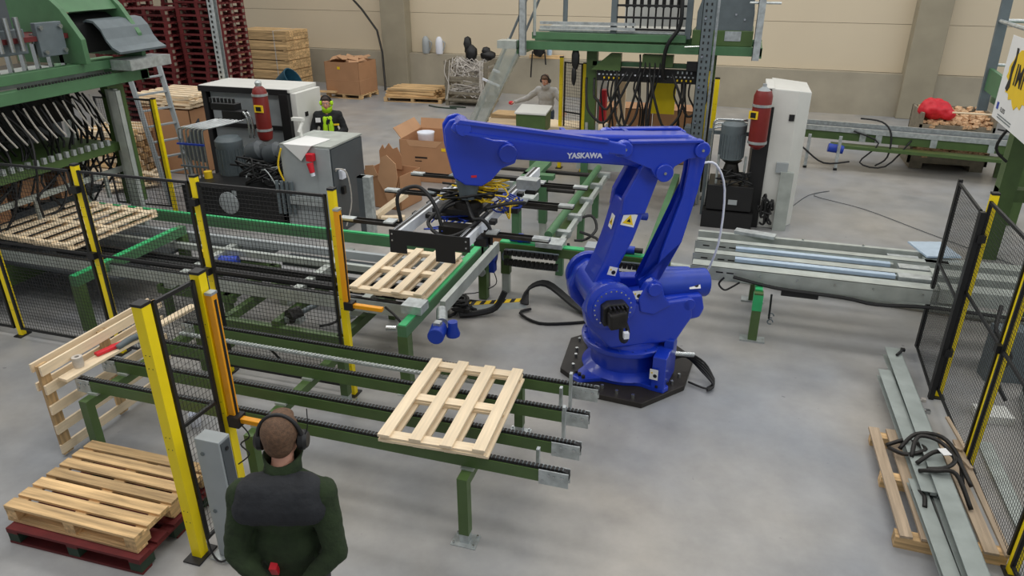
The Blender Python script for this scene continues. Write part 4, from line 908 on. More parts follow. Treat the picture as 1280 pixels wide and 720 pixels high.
def human(label, loc, face, J, jacket, trousers, hair, height=1.8, head_yaw=0, head_pitch=0, extra=None, collar=None, bulk=1., hair_label=None):
    f = Vector((face[0], face[1], 0)).normalized(); r = Vector((f.y, -f.x, 0))
    t = thing('person', label, 'person', loc)
    k = height/1.8
    P = lambda v: Vector(loc)+r*v[0]*k+f*v[1]*k+Vector((0, 0, v[2]*k))
    D = lambda v: r*v[0]+f*v[1]+Vector((0, 0, v[2]))
    B3 = Matrix((r, f, Vector((0, 0, 1)))).transposed()
    hc = Vector(J['head'])
    hm = (B3 @ Matrix.Rotation(head_yaw, 3, 'Z') @ Matrix.Rotation(head_pitch, 3, 'X'))*J.get('hs', 1)
    H = lambda v: P(hc)+hm @ (Vector(v)*k)
    b = MB()
    b.ell(H((0, -.012, .022)), (.076*k, .095*k, .098*k), 18, hm)           # skull
    b.ell(H((0, .022, -.045)), (.058*k, .066*k, .07*k), 14, hm)            # jaw
    b.ell(H((0, .052, -.088)), (.028*k, .026*k, .022*k), 10, hm)           # chin
    b.caps(H((0, .088, .012)), H((0, .106, -.028)), .009*k, .014*k, 8)     # nose
    b.caps(H((-.035, .078, .034)), H((.035, .078, .034)), .011*k, .011*k, 8)  # brow
    for s in (-1, 1):
        b.ell(H((s*.078, -.005, -.008)), (.01*k, .02*k, .032*k), 8, hm)    # ears
        b.ell(H((s*.036, .062, -.02)), (.02*k, .02*k, .02*k), 8, hm)       # cheeks
    b.caps(P(J['neck']), H((0, -.02, -.06)), .06*k, .055*k, 12)
    b.caps(P(J['neck']), P(J['chest']), .07*k, .1*k, 12)
    for s in 'LR':
        b.caps(P(J['neck']), P(J['sh'+s]), .05*k, .05*k, 10)
        b.caps(P(J['sh'+s]), P(J['el'+s]), .045*k, .036*k, 10); b.caps(P(J['el'+s]), P(J['wr'+s]), .036*k, .026*k, 10)
        hd = J.get('hd'+s)
        if hd: hand(b, P(J['wr'+s]), D(hd[0]), D(hd[1]), hd[2], hd[3])
        b.caps(P(J['hip'+s]), P(J['kn'+s]), .075*k, .055*k, 10); b.caps(P(J['kn'+s]), P(J['an'+s]), .055*k, .036*k, 10)
        b.caps(P(J['an'+s]), P(Vector(J['an'+s])+Vector((0, .12, -.04))), .036*k, .03*k, 10)
    b.caps(P(J['chest']), P(J['pelvis']), .1*k, .1*k, 12)
    bo = b.build('body', M_skin, t); remesh(bo, .0075, 3)
    # face details
    for s in (-1, 1):
        e = MB().ell(H((s*.031, .074, .014)), (.013*k, .010*k, .009*k), 10, hm).build('eye', M_whp, t, smooth='all')
        MB().ell(H((s*.031, .084, .014)), (.005*k, .003*k, .005*k), 8, hm).build('pupil', M_blk, e)
        MB().caps(H((s*.018, .088, .032)), H((s*.048, .078, .034)), .004*k, .003*k, 6).build('eyebrow', hair, t)
    MB().caps(H((-.02, .086, -.06)), H((.02, .086, -.06)), .005*k, .005*k, 8).build('lips', M_lips, t)
    # hair: cap over the skull
    h = MB(); h.ell(H((0, -.024, .04)), (.083*k, .098*k, .092*k), 20, hm)
    h.ell(H((0, -.06, -.0)), (.068*k, .055*k, .07*k), 14, hm)
    h.ell(H((0, .045, .085)), (.055*k, .035*k, .03*k), 12, hm)
    ho = h.build('hair', hair, t); remesh(ho, .009, 3)
    # upper garment
    j = MB(); g = bulk*k
    for (v, d) in ((J['chest'], (.2, .125, .17)), (J['belly'], (.185, .125, .16)), (J['pelvis'], (.175, .125, .12))): j.ell(P(v), (d[0]*g, d[1]*g, d[2]*k), 18, B3)
    for s in 'LR':
        j.caps(P(J['neck'])-Vector((0, 0, .04)), P(J['sh'+s]), .075*g, .075*g, 12)
        j.caps(P(J['sh'+s]), P(J['el'+s]), .078*g, .064*g, 12); j.caps(P(J['el'+s]), P(Vector(J['wr'+s])*.96+Vector(J['el'+s])*.04), .062*g, .043*g, 12)
        j.caps(P(J['sh'+s]), P(Vector(J['chest'])+Vector((0, 0, -.02))), .085*g, .12*g, 12)
    jo = j.build('jacket', jacket, t, label=J.get('jl')); remesh(jo, .012, 5); wrinkle(jo, .022, .1)
    q = MB()
    q.ell(P(J['pelvis']), (.165*k, .125*k, .13*k), 16, B3)
    for s in 'LR':
        q.caps(P(J['hip'+s]), P(J['kn'+s]), .098*k, .07*k, 12); q.caps(P(J['kn'+s]), P(J['an'+s]), .068*k, .058*k, 12)
    to = q.build('trousers', trousers, t); remesh(to, .013, 4); wrinkle(to, .02, .12)
    for s in 'LR':
        sb = MB(); a = Vector(J['an'+s])
        sb.caps(P(a+Vector((0, -.03, -.03))), P(a+Vector((0, .15, -.05))), .05*k, .045*k, 12); sb.caps(P(a), P(a+Vector((0, 0, -.04))), .055*k, .05*k, 12)
        so = sb.build('boot', M_sole, t); remesh(so, .01, 3)
    if collar is not None:
        n_ = P(J['neck']); top = H((0, -.02, -.075)); ax = (top-n_).normalized()
        c = MB(); vs = []; n = 28
        for (rr, hh) in ((.095, -.02), (.088, .04), (.098, .085), (.088, .085), (.078, .04), (.08, -.02)):
            for i in range(n):
                an = 2*PI*i/n; vs.append(n_+(r*math.cos(an)*rr*1.05+f*math.sin(an)*rr)*k+ax*(hh-.0+.012*math.cos(an*2))*k)
        c.add(vs, [(a*n+i, a*n+(i+1) % n, ((a+1) % 6)*n+(i+1) % n, ((a+1) % 6)*n+i) for a in range(6) for i in range(n)])
        c.build('collar', collar, t, smooth='all')
    # ear defenders: two cups and a headband
    mcol = J.get('muff', M_black)
    for s in (-1, 1):
        cp = MB().lathe([(.036*k, 0), (.046*k, .008), (.046*k, .03), (.034*k, .046)], H((s*.074, -.012, -.012)), 20, m=hm.to_4x4() @ Matrix.Rotation(s*PI/2, 4, 'Y')).build('ear_cup', mcol, t, smooth=True)
    pts = [H((.098*math.cos(a), J.get('band', -.01), .004+.128*math.sin(a))) for a in [PI*i/12 for i in range(13)]]
    bd = MB().tube(pts, .011*k, 8, 2); bd.build('headband', mcol if J.get('bandm') is None else J['bandm'], t, smooth='all')
    return t, P, D, H, B3, hm
M_lips = mat('lips', (170, 104, 96), .5)
base = dict(head=(0, .03, 1.675), neck=(0, -.01, 1.5), chest=(0, 0, 1.31), belly=(0, .01, 1.12), pelvis=(0, 0, .97),
            shL=(-.19, 0, 1.42), shR=(.19, 0, 1.42), elL=(-.27, -.05, 1.14), elR=(.27, -.05, 1.14), wrL=(-.26, .05, .9), wrR=(.26, .05, .9),
            hipL=(-.09, 0, .93), hipR=(.09, 0, .93), knL=(-.11, .02, .5), knR=(.11, .02, .5), anL=(-.12, -.02, .085), anR=(.12, -.02, .085))
# foreground man seen from behind, hands held behind his back
J = dict(base, head=(0, .13, 1.665), neck=(0, .06, 1.50), chest=(0, .02, 1.30), belly=(0, -.01, 1.10),
         shL=(-.2, 0, 1.40), shR=(.2, 0, 1.40), elL=(-.25, -.09, 1.10), elR=(.26, -.09, 1.10), wrL=(-.09, -.2, .98), wrR=(.08, -.22, .94),
         hdL=((1, -.1, -.15), (0, -1, .2), 1, .7), hdR=((-1, -.1, .0), (0, -1, .2), 1, .7), band=-.03, hs=1.14, jl='dark green fleece jacket with charcoal shoulders')
t, P, D, H, B3, hm = human('man in dark green fleece with charcoal shoulders, black ear defenders, back to the camera', (-2.09, 2.565, 0), (-.31, .95), J, M_fleece, M_nav, M_hair, 1.9, collar=M_fleece, bulk=1.02)
# charcoal shoulder yoke: slightly larger shell over the shoulders, ending in a seam
y = MB()
for s in 'LR':
    e_ = Vector(J['sh'+s]); e_ = Vector((e_.x*.82, e_.y-.01, e_.z))
    y.caps(P(J['neck'])-Vector((0, 0, .05)), P(e_), .088, .092, 14)
    y.caps(P(e_), P(e_+Vector((0, -.03, -.05))), .092, .094, 14)
for s in (-.12, -.06, 0, .06, .12): y.caps(P((s, -.02, 1.42)), P((s, -.035, 1.37)), .115, .12, 14)
yo = y.build('shoulder_yoke', M_nav, t, label='charcoal shoulder panel'); remesh(yo, .011, 4); wrinkle(yo, .016, .1)
MB().tube([H((.1, -.02, .0)), H((.125, -.02, .06)), H((.13, -.01, .15))], .003, 5).build('antenna', M_blk, t)
MB().box((-2.10, 2.42, 1.085), (.04, .05, .07), R(15), R(20)).build('red_glove_cuff', M_red2, t, label='red glove cuff')
# man in black and lime workwear behind the control desk
J = dict(base, head=(0, .05, 1.66), elL=(-.29, .02, 1.14), elR=(.29, .02, 1.14), wrL=(-.12, .24, 1.12), wrR=(.1, .25, 1.12),
         hdL=((.8, .5, 0), (0, 0, -1), 1, .5), hdR=((-.8, .5, 0), (0, 0, -1), -1, .5), muff=M_hiv, bandm=M_black)
t, P, D, H, B3, hm = human('man in black and lime jacket, lime ear defenders, behind the control desk', (-7.3, 11.98, 0), (.45, -.9), J, M_bjack, M_nav, M_dhair, 1.82, head_yaw=R(-8), head_pitch=R(-12), collar=M_hiv)
q = MB()
for x in (-.05, 0, .05): q.caps(P((x, .072, 1.38)), P((x*1.1, .088, 1.10)), .048, .052, 12)
o = q.build('lime_vest_front', M_hiv, t, label='lime jacket front'); remesh(o, .012, 4); MB().tube([P((0, .13, 1.40)), P((0, .145, 1.25)), P((0, .15, 1.08))], .008, 6).build('zip', M_blk, o)
MB().box(P((.17, .12, 1.36)), (.09, .02, .08), R(25)).build('chest_badge', M_paper, t, label='white chest badge')
MB().box(P((-.15, .125, 1.27)), (.1, .02, .03), R(25)).build('chest_print', M_ylab, t)
tb = MB().box(P((.02, .35, 1.155)), (.24, .1, .03), R(26)).build('tool_case', M_black); tag(tb, 'small black device in the hands of the man in black and lime', 'device')
# man in a grey sweatshirt with arms spread
J = dict(base, head=(0, .09, 1.6), neck=(0, .05, 1.44), chest=(0, .02, 1.27), shL=(-.18, .0, 1.38), shR=(.18, 0, 1.38),
         elL=(-.42, .06, 1.16), elR=(.42, .1, 1.2), wrL=(-.52, .3, 1.0), wrR=(.66, .22, 1.12), hdR=((1, .3, -.1), (0, 0, -1), 1, .4), hdL=((-.4, .8, -.2), (0, 0, -1), 1, .4))
t, P, D, H, B3, hm = human('man in grey sweatshirt, black ear defenders, arms spread behind the green screen box', (-4.1, 15.95, 0), (-.15, -1), J, M_grs, M_jean, M_hair, 1.85, head_pitch=R(-25), collar=M_grs)
MB().ell(P((.74, .25, 1.1)), (.06, .05, .045), 12).build('red_glove', M_red2, t, smooth='all', label='red work glove')

NTH = 'bottom second third fourth fifth sixth seventh eighth ninth tenth eleventh twelfth thirteenth fourteenth fifteenth sixteenth seventeenth eighteenth nineteenth twentieth twenty-first twenty-second twenty-third twenty-fourth top'.split()

# ================================================================ left-hand nailing machine
lm = thing('nailing_machine', 'large green pallet nailing machine with hoses at the left edge', 'machine', (-9.2, 8, 0))
for z0, z1, x in ((2.47, 2.62, -8.6), (2.68, 2.8, -8.7)):
    MB().bb(x-.08, 5.0, z0, x+.08, 9.1, z1).build('lower_beam', M_green2, lm, bevel=.006)
q = MB()
for i in range(30): q.bb(-8.515, 6.9+i*.05, 2.63, -8.5, 6.93+i*.05, 2.66)
q.build('toothed_rack', M_black, lm, kind='stuff')
MB().bb(-10.4, 5.0, 2.38, -10.24, 10.2, 2.6).build('lower_beam', M_green2, lm)
MB().bb(-10.4, 8.94, 2.47, -8.52, 9.08, 2.6).build('lower_beam', M_green2, lm)
MB().bb(-10.1, 5.0, 2.6, -8.85, 8.6, 2.66).build('deck_plate', M_galv2, lm)
for i in range(14):
    y = 5.4+i*.2
    MB().bb(-8.95, y, 2.66, -8.88, y+.03, 3.1).build('spring_rod', M_chrome, lm)
first = MB().cyl((-8.86, 5.4, 3.1), (-8.86, 5.4, 3.22), .04, n=10).build('nail_cylinder', M_chrome, lm, smooth=True); rep(first, [(0, .2*i, 0) for i in range(1, 14)])
MB().bb(-9.4, 5.0, 3.14, -8.7, 8.2, 3.2).build('red_rail', M_redp, lm)
MB().bb(-9.6, 5.0, 3.3, -8.8, 7.3, 4.0).build('wire_guard_block', M_dgrey, lm)
# feed hopper at the far end: green head sloping towards the hall, dark chute, grey curved cover
MB().prism([(-9.7, 2.8), (-8.5, 2.8), (-8.5, 3.12), (-8.75, 3.5), (-9.0, 3.72), (-9.7, 3.72)], lambda a, b, z: (a, b, z), 8.0, 8.08).build('hopper_cheek', M_green2, lm, bevel=.006)
MB().prism([(-9.7, 2.8), (-8.5, 2.8), (-8.5, 3.12), (-8.75, 3.5), (-9.0, 3.72), (-9.7, 3.72)], lambda a, b, z: (a, b, z), 9.02, 9.1).build('hopper_cheek', M_green2, lm, bevel=.006)
MB().prism([(-9.7, 3.45), (-8.78, 3.45), (-8.98, 3.70), (-9.7, 3.72)], lambda a, b, z: (a, b, z), 8.08, 9.02).build('hopper_head', M_green2, lm, bevel=.006)
MB().prism([(-9.3, 2.9), (-8.8, 2.9), (-8.8, 3.28), (-9.0, 3.4), (-9.3, 3.4)], lambda a, b, z: (a, b, z), 8.08, 9.02).build('chute_inside', M_black, lm)
cvp = [(-8.86, 3.30), (-8.78, 3.34), (-8.66, 3.32), (-8.56, 3.22), (-8.5, 3.08), (-8.42, 2.98), (-8.3, 2.92)]
MB().prism(cvp+[(a-.012, z-.03) for a, z in reversed(cvp)], lambda a, b, z: (a, b, z), 8.42, 9.32).build('curved_cover', M_mgrey, lm, label='grey curved sheet cover')
MB().bb(-8.6, 8.5, 2.66, -8.25, 9.3, 2.8).build('outfeed_lip', M_galv, lm)
MB().bb(-10.3, 5.0, .1, -10.25, 8.9, 2.3).build('dark_backing', M_dgrey, lm)  # dark sheet added to keep the background behind the hoses dark
MB().bb(-10.2, 5.0, 1.9, -9.6, 8.6, 2.3).build('valve_box', M_black, lm)
MB().box((-8.72, 7.72, 3.15), (.08, .4, .42)).build('bearing_plate', M_mgrey, lm, bevel=.01)
bolts(lm, [(-8.68, 7.57, 3.3), (-8.68, 7.87, 3.3), (-8.68, 7.57, 3.0), (-8.68, 7.87, 3.0)], .03, .04, (1, 0, 0))
MB().bb(-9.0, 6.9, 3.0, -8.75, 7.4, 3.3).build('cylinder_bank', M_mgrey, lm, bevel=.01)
for i, y in enumerate((6.95, 7.1, 7.25)): MB().cyl((-8.66, y, 3.05), (-8.66, y, 3.45), .035, n=10).build('air_cylinder', M_chrome, lm)
# uprights
for x, y in ((-8.75, 8.55), (-8.6, 8.45), (-10.3, 9.1), (-8.9, 6.0), (-10.3, 6.0)):
    MB().chan((x, y, 0), (x, y, 2.38), .14, .1, .008, up=(0, 1, 0)).build('upright', M_galv2 if y > 8 else M_green, lm)
MB().bb(-9.0, 8.6, .6, -8.86, 8.9, 2.4).build('green_column', M_green, lm)
# hoses under the beam: pale pipes above, black hoses below
q = random.Random(11)
for i in range(14):
    y = 6.2+i*.15
    MB().tube([(-8.75, y, 2.36), (-8.75, y+.1, 2.1), (-8.75, y+.22, 1.9)], .012, 5).build('pale_pipe', M_strap, lm, label='pale plastic pipe')
for i in range(44):
    y = 6.0+i*.06; x = -8.8-q.uniform(0, .8)
    p = [(x, y, 2.35), (x+q.uniform(-.1, .1), y+q.uniform(0, .3), 2.0), (x+q.uniform(-.2, .2), y+q.uniform(.1, .5), q.uniform(1.3, 1.8)), (x+q.uniform(-.2, .2), y+q.uniform(-.2, .3), q.uniform(1.0, 1.4)), (x, y+q.uniform(-.2, .2), q.uniform(.7, 1.1))]
    MB().tube(p, .017, 5).build('hose', M_rub, lm, smooth='all')
MB().bb(-9.9, 6.0, 1.5, -8.75, 8.5, 1.62).build('manifold_beam', M_green, lm)
for i in range(18): MB().box((-8.72, 6.2+i*.12, 1.66), (.05, .05, .08)).build('fitting', M_galv, lm)
MB().bb(-10.2, 6.2, .86, -9.2, 8.4, .95).build('table_plate', M_dgrey, lm)
MB().bb(-8.95, 6.1, .2, -8.8, 8.5, .45).build('base_beam', M_green, lm)
for i, (y, zz) in enumerate(((6.6, 1.1), (7.2, 1.2), (7.8, 1.15))): MB().box((-9.3, y, zz), (.4, .4, .35)).build('nail_head', M_card, lm)
# stairs / ladder leaning beside the machine
ld = thing('step_ladder', 'pale grey leaning ladder between the machine and the mesh post', 'ladder', (-9.6, 10.4, 0))
A0, A1, B0, B1 = Vector((-9.75, 10.3, .0)), Vector((-10.5, 10.7, 2.4)), Vector((-9.5, 10.75, .0)), Vector((-10.15, 11.1, 2.45))
for a, b in ((A0, A1), (B0, B1)): MB().bar(a, b, .035, .09, (1, 0, 0)).build('side_rail', M_grey, ld)
for i in range(1, 9): MB().bar(A0.lerp(A1, i/9), B0.lerp(B1, i/9), .08, .025).build('rung', M_grey, ld)
# back fence left
f2 = thing('rear_fence', 'mesh fence with one yellow post behind the left machine', 'fence', (-9.3, 9.85, 0))
post(f2, -9.3, 9.9, 1.98); post(f2, -7.7, 10.0, .05) if False else None
mesh_panel(f2, (-9.35, 9.9), (-10.5, 9.85), .1, 1.98, None, .05, .03)
gpost = thing('galvanised_post', 'perforated galvanised post rising behind the white cabinet on the left', 'post', (-10.2, 13.0, 0))
MB().chan((-10.52, 13.3, 0), (-10.52, 13.3, 4.2), .16, .12, .01, up=(0, -1, 0)).build('profile', M_galv, gpost)
q = MB()
for i in range(40): q.bb(-10.54, 13.225, .2+i*.1, -10.51, 13.235, .25+i*.1)
q.build('post_slot', M_dark, gpost, kind='stuff')

# ================================================================ hydraulic unit, left
hu = thing('hydraulic_unit', 'white open cabinet with red accumulator, grey motor and black oil tank behind the long fence', 'hydraulic unit', (-8, 11, 0))
MB().bb(-9.65, 11.5, .1, -9.55, 12.3, 1.95).build('side_wall', M_black, hu)
MB().bb(-9.55, 12.2, .1, -7.75, 12.3, 1.95).build('back_wall', M_grey, hu)
MB().bb(-9.65, 11.45, 1.9, -7.7, 12.35, 1.97).build('top_cover', M_white, hu, bevel=.01)
MB().bb(-9.65, 11.42, 1.86, -7.75, 11.46, 1.96).build('top_edge', M_black, hu)
MB().bb(-9.6, 11.5, 1.2, -7.7, 11.54, 1.28).build('cross_rail', M_black, hu)
MB().bb(-9.5, 11.56, .5, -7.85, 11.58, 1.85).build('inner_panel', M_grey, hu)
MB().bb(-7.9, 11.38, .1, -7.72, 11.5, 1.88).build('corner_post', M_black, hu)
cabw = MB().bb(-7.72, 11.47, .1, -7.6, 12.3, 1.9).build('white_end_cabinet', M_white, hu, bevel=.01)
MB().bb(-7.6, 11.7, 1.45, -7.59, 11.8, 1.53).build('latch', M_black, cabw)
acc = MB().lathe([(.05, 0), (.11, .04), (.13, .12), (.13, .82), (.11, .9), (.06, .95)], (-7.9, 10.85, 1.16), 24).build('accumulator', M_red, hu, smooth=True, label='dark red gas accumulator')
MB().lathe([(.05, 0), (.06, .06), (.03, .1)], (-7.9, 10.85, 2.11), 16).build('accumulator_cap', M_galv, acc)
MB().lathe([(.138, 0), (.138, .04)], (-7.9, 10.85, 1.35), 24).build('clamp_band', M_galv, acc); MB().lathe([(.138, 0), (.138, .04)], (-7.9, 10.85, 1.95), 24).build('clamp_band', M_galv, acc)
MB().box((-7.86, 10.71, 1.75), (.17, .02, .12)).build('warning_label', M_ylab, acc, label='yellow label with black print'); MB().box((-7.86, 10.698, 1.75), (.1, .006, .07)).build('print', M_blk, acc)
mt = MB().lathe([(.2, 0), (.225, .02), (.225, .5), (.235, .52), (.235, .62), (.18, .68), (.06, .70)], (-8.5, 10.6, .58), 28).build('electric_motor', M_mgrey, hu, smooth=True)
q = MB()
for i in range(24):
    a = 2*PI*i/24; q.box((-8.5+.225*math.cos(a), 10.6+.225*math.sin(a), .84), (.03, .008, .44), a)
q.build('cooling_fins', M_mgrey, mt, kind='stuff')
tk = MB().bb(-8.9, 9.75, .1, -7.0, 10.9, .56).bb(-8.9, 9.72, .0, -6.95, 9.74, .6).build('oil_tank', M_black, hu, bevel=.01)
MB().bb(-8.85, 9.76, .05, -7.0, 10.5, .6).build('tank_body', M_black, hu)
cv = MB().lathe([(.19, 0), (.19, .02), (.16, .035)], (0, 0, 0), 30, m=Matrix.Translation((-7.98, 9.72, .36)) @ Matrix.Rotation(PI/2, 4, 'X')).build('inspection_cover', M_grey, tk, smooth=True)
bolts(cv, [(-7.98+.17*math.cos(a*PI/4), 9.70, .36+.17*math.sin(a*PI/4)) for a in range(8)], .012, .01, (0, -1, 0))
MB().lathe([(.07, 0), (.07, .12)], (-8.72, 10.2, .6), 16).build('filler_cap', M_ylab, hu, label='yellow filler cap')
MB().box((-7.85, 9.715, .54), (.08, .006, .08)).build('plate', M_grey, tk)
vb = MB().box((-8.75, 11.0, 1.7), (.5, .2, .12)).box((-8.55, 10.95, 1.58), (.4, .2, .14)).build('valve_bank', M_black, hu, bevel=.008)
for i in range(7): MB().cyl((-8.98+.08*i, 10.9, 1.78), (-8.98+.08*i, 10.9, 1.86), .025, n=8).build('solenoid', M_black, vb)
for i in range(7):
    xx = -9.42+.085*i
    MB().tube([(xx, 10.45, .35), (xx, 10.45, .9), (xx, 10.45, 1.28), (xx+.02, 10.47, 1.37), (xx+.12, 10.52, 1.40), (xx+.36, 10.7, 1.45), (xx+.58, 10.88, 1.50)], .017, 8, 4).build('steel_pipe', M_chrome, hu, smooth='all')
for k in range(5): MB().bb(-9.45, 10.40, .5+.2*k, -8.88, 10.43, .53+.2*k).build('pipe_clamp', M_blue2 if k == 3 else M_mgrey, hu) if k in (1, 3) else None
for i in range(2): MB().tube([(-8.35+.08*i, 10.9, 1.6), (-8.28+.08*i, 10.85, 1.64), (-8.22+.08*i, 10.85, 1.5), (-8.22+.08*i, 10.85, 1.2)], .022, 7).build('steel_pipe', M_chrome, hu, smooth='all')
for k in range(2):
    MB().lathe([(.15, 0), (.17, .05), (.17, .25), (.1, .3)], (0, 0, 0), 20, m=Matrix.Translation((-7.9+.35*k, 10.35, 1.05)) @ Matrix.Rotation(R(70), 4, 'Y')).build('pump', M_dgrey, hu, smooth=True)
bundle(hu, (-7.6, 10.2, .85), (.45, .3, .25), 9, .018, M_rub, 'hose', seed=21)
bundle(hu, (-7.5, 10.05, .75), (.35, .15, .2), 3, .012, M_galv, 'small_pipe', seed=22)
for i in range(4): MB().cyl((-6.95+.09*i, 9.66, .3), (-6.95+.09*i, 9.66, .85), .03, n=10).build('filter_bowl', M_mgrey, hu)
# pallet/steel chute beside the pipes
q = MB().add([(-9.95, 10.9, .7), (-9.2, 10.75, 1.5), (-9.2, 10.75, .7), (-9.95, 10.94, .7), (-9.2, 10.79, 1.5), (-9.2, 10.79, .7)], [(0, 1, 2), (3, 4, 5), (0, 1, 4, 3), (1, 2, 5, 4), (2, 0, 3, 5)]).build('sheet_guard', M_dgrey, hu)
# control desk with paper and red socket
dk = thing('control_desk', 'grey steel control desk with a slate side and white paper on top', 'cabinet', (-6.2, 10.2, 0))
MB().bb(-6.85, 9.72, 0, -5.97, 10.75, 1.42).build('desk_body', M_grey, dk, bevel=.008)
MB().bb(-5.968, 9.74, .02, -5.945, 10.73, 1.4).build('side_panel', M_dgrey, dk)
MB().bb(-6.2, 9.7, .02, -5.96, 9.718, 1.41).build('door_edge', M_dgrey if False else M_grey, dk)
MB().bb(-6.7, 9.60, .5, -6.1, 9.72, .62).build('shelf', M_galv, dk)
MB().bb(-6.85, 9.72, 1.42, -5.94, 10.75, 1.445).build('desk_top', M_galv2, dk)
sk = MB().cyl((-6.27, 9.62, 1.2), (-6.23, 9.6, 1.05), .055, .04, 14).build('red_socket', M_red2, dk, smooth=True, label='red industrial plug and socket')
MB().box((-6.27, 9.66, 1.28), (.12, .1, .12)).build('socket_box', M_red2, sk, bevel=.01); MB().cyl((-6.23, 9.6, 1.05), (-6.22, 9.6, 1.0), .035, n=12).build('plug', M_whp, sk)
MB().tube([(-5.93, 9.8, 1.05), (-5.88, 9.75, 1.1), (-5.80, 9.9, 1.0), (-5.82, 10.0, .5), (-5.9, 9.9, .1)], .012, 6).build('cable', M_strap, dk)
MB().box((-5.91, 9.95, .96), (.06, .12, .14)).build('connector', M_whp, dk); MB().box((-5.91, 9.95, .70), (.05, .08, .12)).build('connector', M_black, dk)
MB().tube([(-6.8, 9.68, 1.38), (-6.88, 9.66, 1.1), (-6.82, 9.68, .85)], .014, 6).build('yellow_green_cable', M_ylab, dk)
pp = MB().add([(-6.72, 10.3, 1.449), (-6.2, 10.2, 1.449), (-6.25, 9.69, 1.449), (-6.76, 9.69, 1.449), (-6.46, 9.685, 1.2), (-6.72, 10.3, 1.453), (-6.2, 10.2, 1.453), (-6.25, 9.68, 1.453), (-6.76, 9.68, 1.453), (-6.46, 9.68, 1.2)], [(0, 1, 2, 3), (5, 6, 7, 8), (3, 2, 4), (8, 7, 9), (0, 1, 6, 5), (1, 2, 7, 6), (3, 0, 5, 8)]).build('paper_sheet', M_paper)
tag(pp, 'white paper sheet hanging over the front edge of the control desk', 'paper')
jn = thing('small_stand', 'small white device stand on the control desk beside the man', 'stand', (-6.75, 10.2, 1.45))
MB().cyl((-6.75, 10.2, 1.45), (-6.75, 10.2, 1.7), .03, .02, 12).build('stem', M_white, jn); MB().box((-6.77, 10.2, 1.74), (.2, .08, .05)).build('head', M_white, jn); MB().cyl((-6.7, 10.2, 1.69), (-6.72, 10.1, 1.55), .025, n=8).build('arm', M_white, jn)
# short galvanised pedestal post near the torn box
ps = thing('pedestal_post', 'short dark green and galvanised post standing by the torn carton', 'post', (-5.42, 9.75, 0))
MB().bb(-5.52, 9.7, 0, -5.42, 9.82, 1.02).build('channel', M_dgrey, ps); MB().bb(-5.42, 9.7, 0, -5.3, 9.82, 1.0).build('front_face', M_galv, ps); MB().bb(-5.52, 9.7, 1.0, -5.3, 9.84, 1.02).build('cap', M_galv, ps)

# ================================================================ cartons
def carton(label, x0, y0, x1, y1, h, rz=0, flaps=True, open_=True, prt=None, t=.012):
    cx, cy = (x0+x1)/2, (y0+y1)/2; w, d = x1-x0, y1-y0
    c = thing('carton', label, 'box', (cx, cy, 0), rz); M = ROOTM[c.name]
    def P_(mb): mb.v = [M @ v for v in mb.v]; return mb
    q = MB().bb(-w/2, -d/2, 0, w/2, -d/2+t, h).bb(-w/2, d/2-t, 0, w/2, d/2, h).bb(-w/2, -d/2, 0, -w/2+t, d/2, h).bb(w/2-t, -d/2, 0, w/2, d/2, h).bb(-w/2, -d/2, 0, w/2, d/2, t)
    if not open_: q.bb(-w/2, -d/2, h-t, w/2, d/2, h)
    b = P_(q).build('carton_walls', M_card, c)
    return c, M, P_, w, d, b
c, M, P_, w, d, b = carton('large open brown carton holding a white bucket, left of the wrist of the robot', -6.35, 12.95, -5.25, 14.1, .84, R(2))
P_(MB().bb(-w/2+.013, -d/2+.013, .3, w/2-.013, d/2-.013, .34)).build('inner_sheet', M_cardi, c)
P_(MB().box((-w/2-.09, .1, .93), (.012, 1.1, .26), 0, 0, R(-38))).build('side_flap', M_cardi, c)
P_(MB().box((0, d/2+.03, .93), (w, .012, .22), 0, R(-15))).build('back_flap', M_cardi, c)
P_(MB().prism([(-.4, .84), (-.34, .72), (.22, .71), (.36, .84)], lambda a, bb, z: (a, bb, z), -d/2-.004, -d/2+.016)).build('cut_edge', M_cardi, c)
P_(MB().box((-.1, -d/2-.003, .5), (.26, .004, .03))).build('printed_line', M_blk, b); P_(MB().box((-.16, -d/2-.003, .43), (.14, .004, .015))).build('printed_line', M_blk, b)
P_(MB().box((.38, -d/2-.004, .68), (.09, .004, .06))).build('white_label', M_ylab, b)
bk = MB().lathe([(.14, 0), (.17, .34), (.18, .38), (.16, .38), (.13, .02)], (-6.02, 13.55, .5), 24).build('bucket', M_whp, smooth='all'); tag(bk, 'white plastic bucket inside the large open carton', 'bucket')
bpd = MB().bb(-6.25, 13.3, .345, -5.7, 13.8, .5).build('packed_block', M_cardi); tag(bpd, 'pale packed block supporting the bucket inside the carton', 'block')
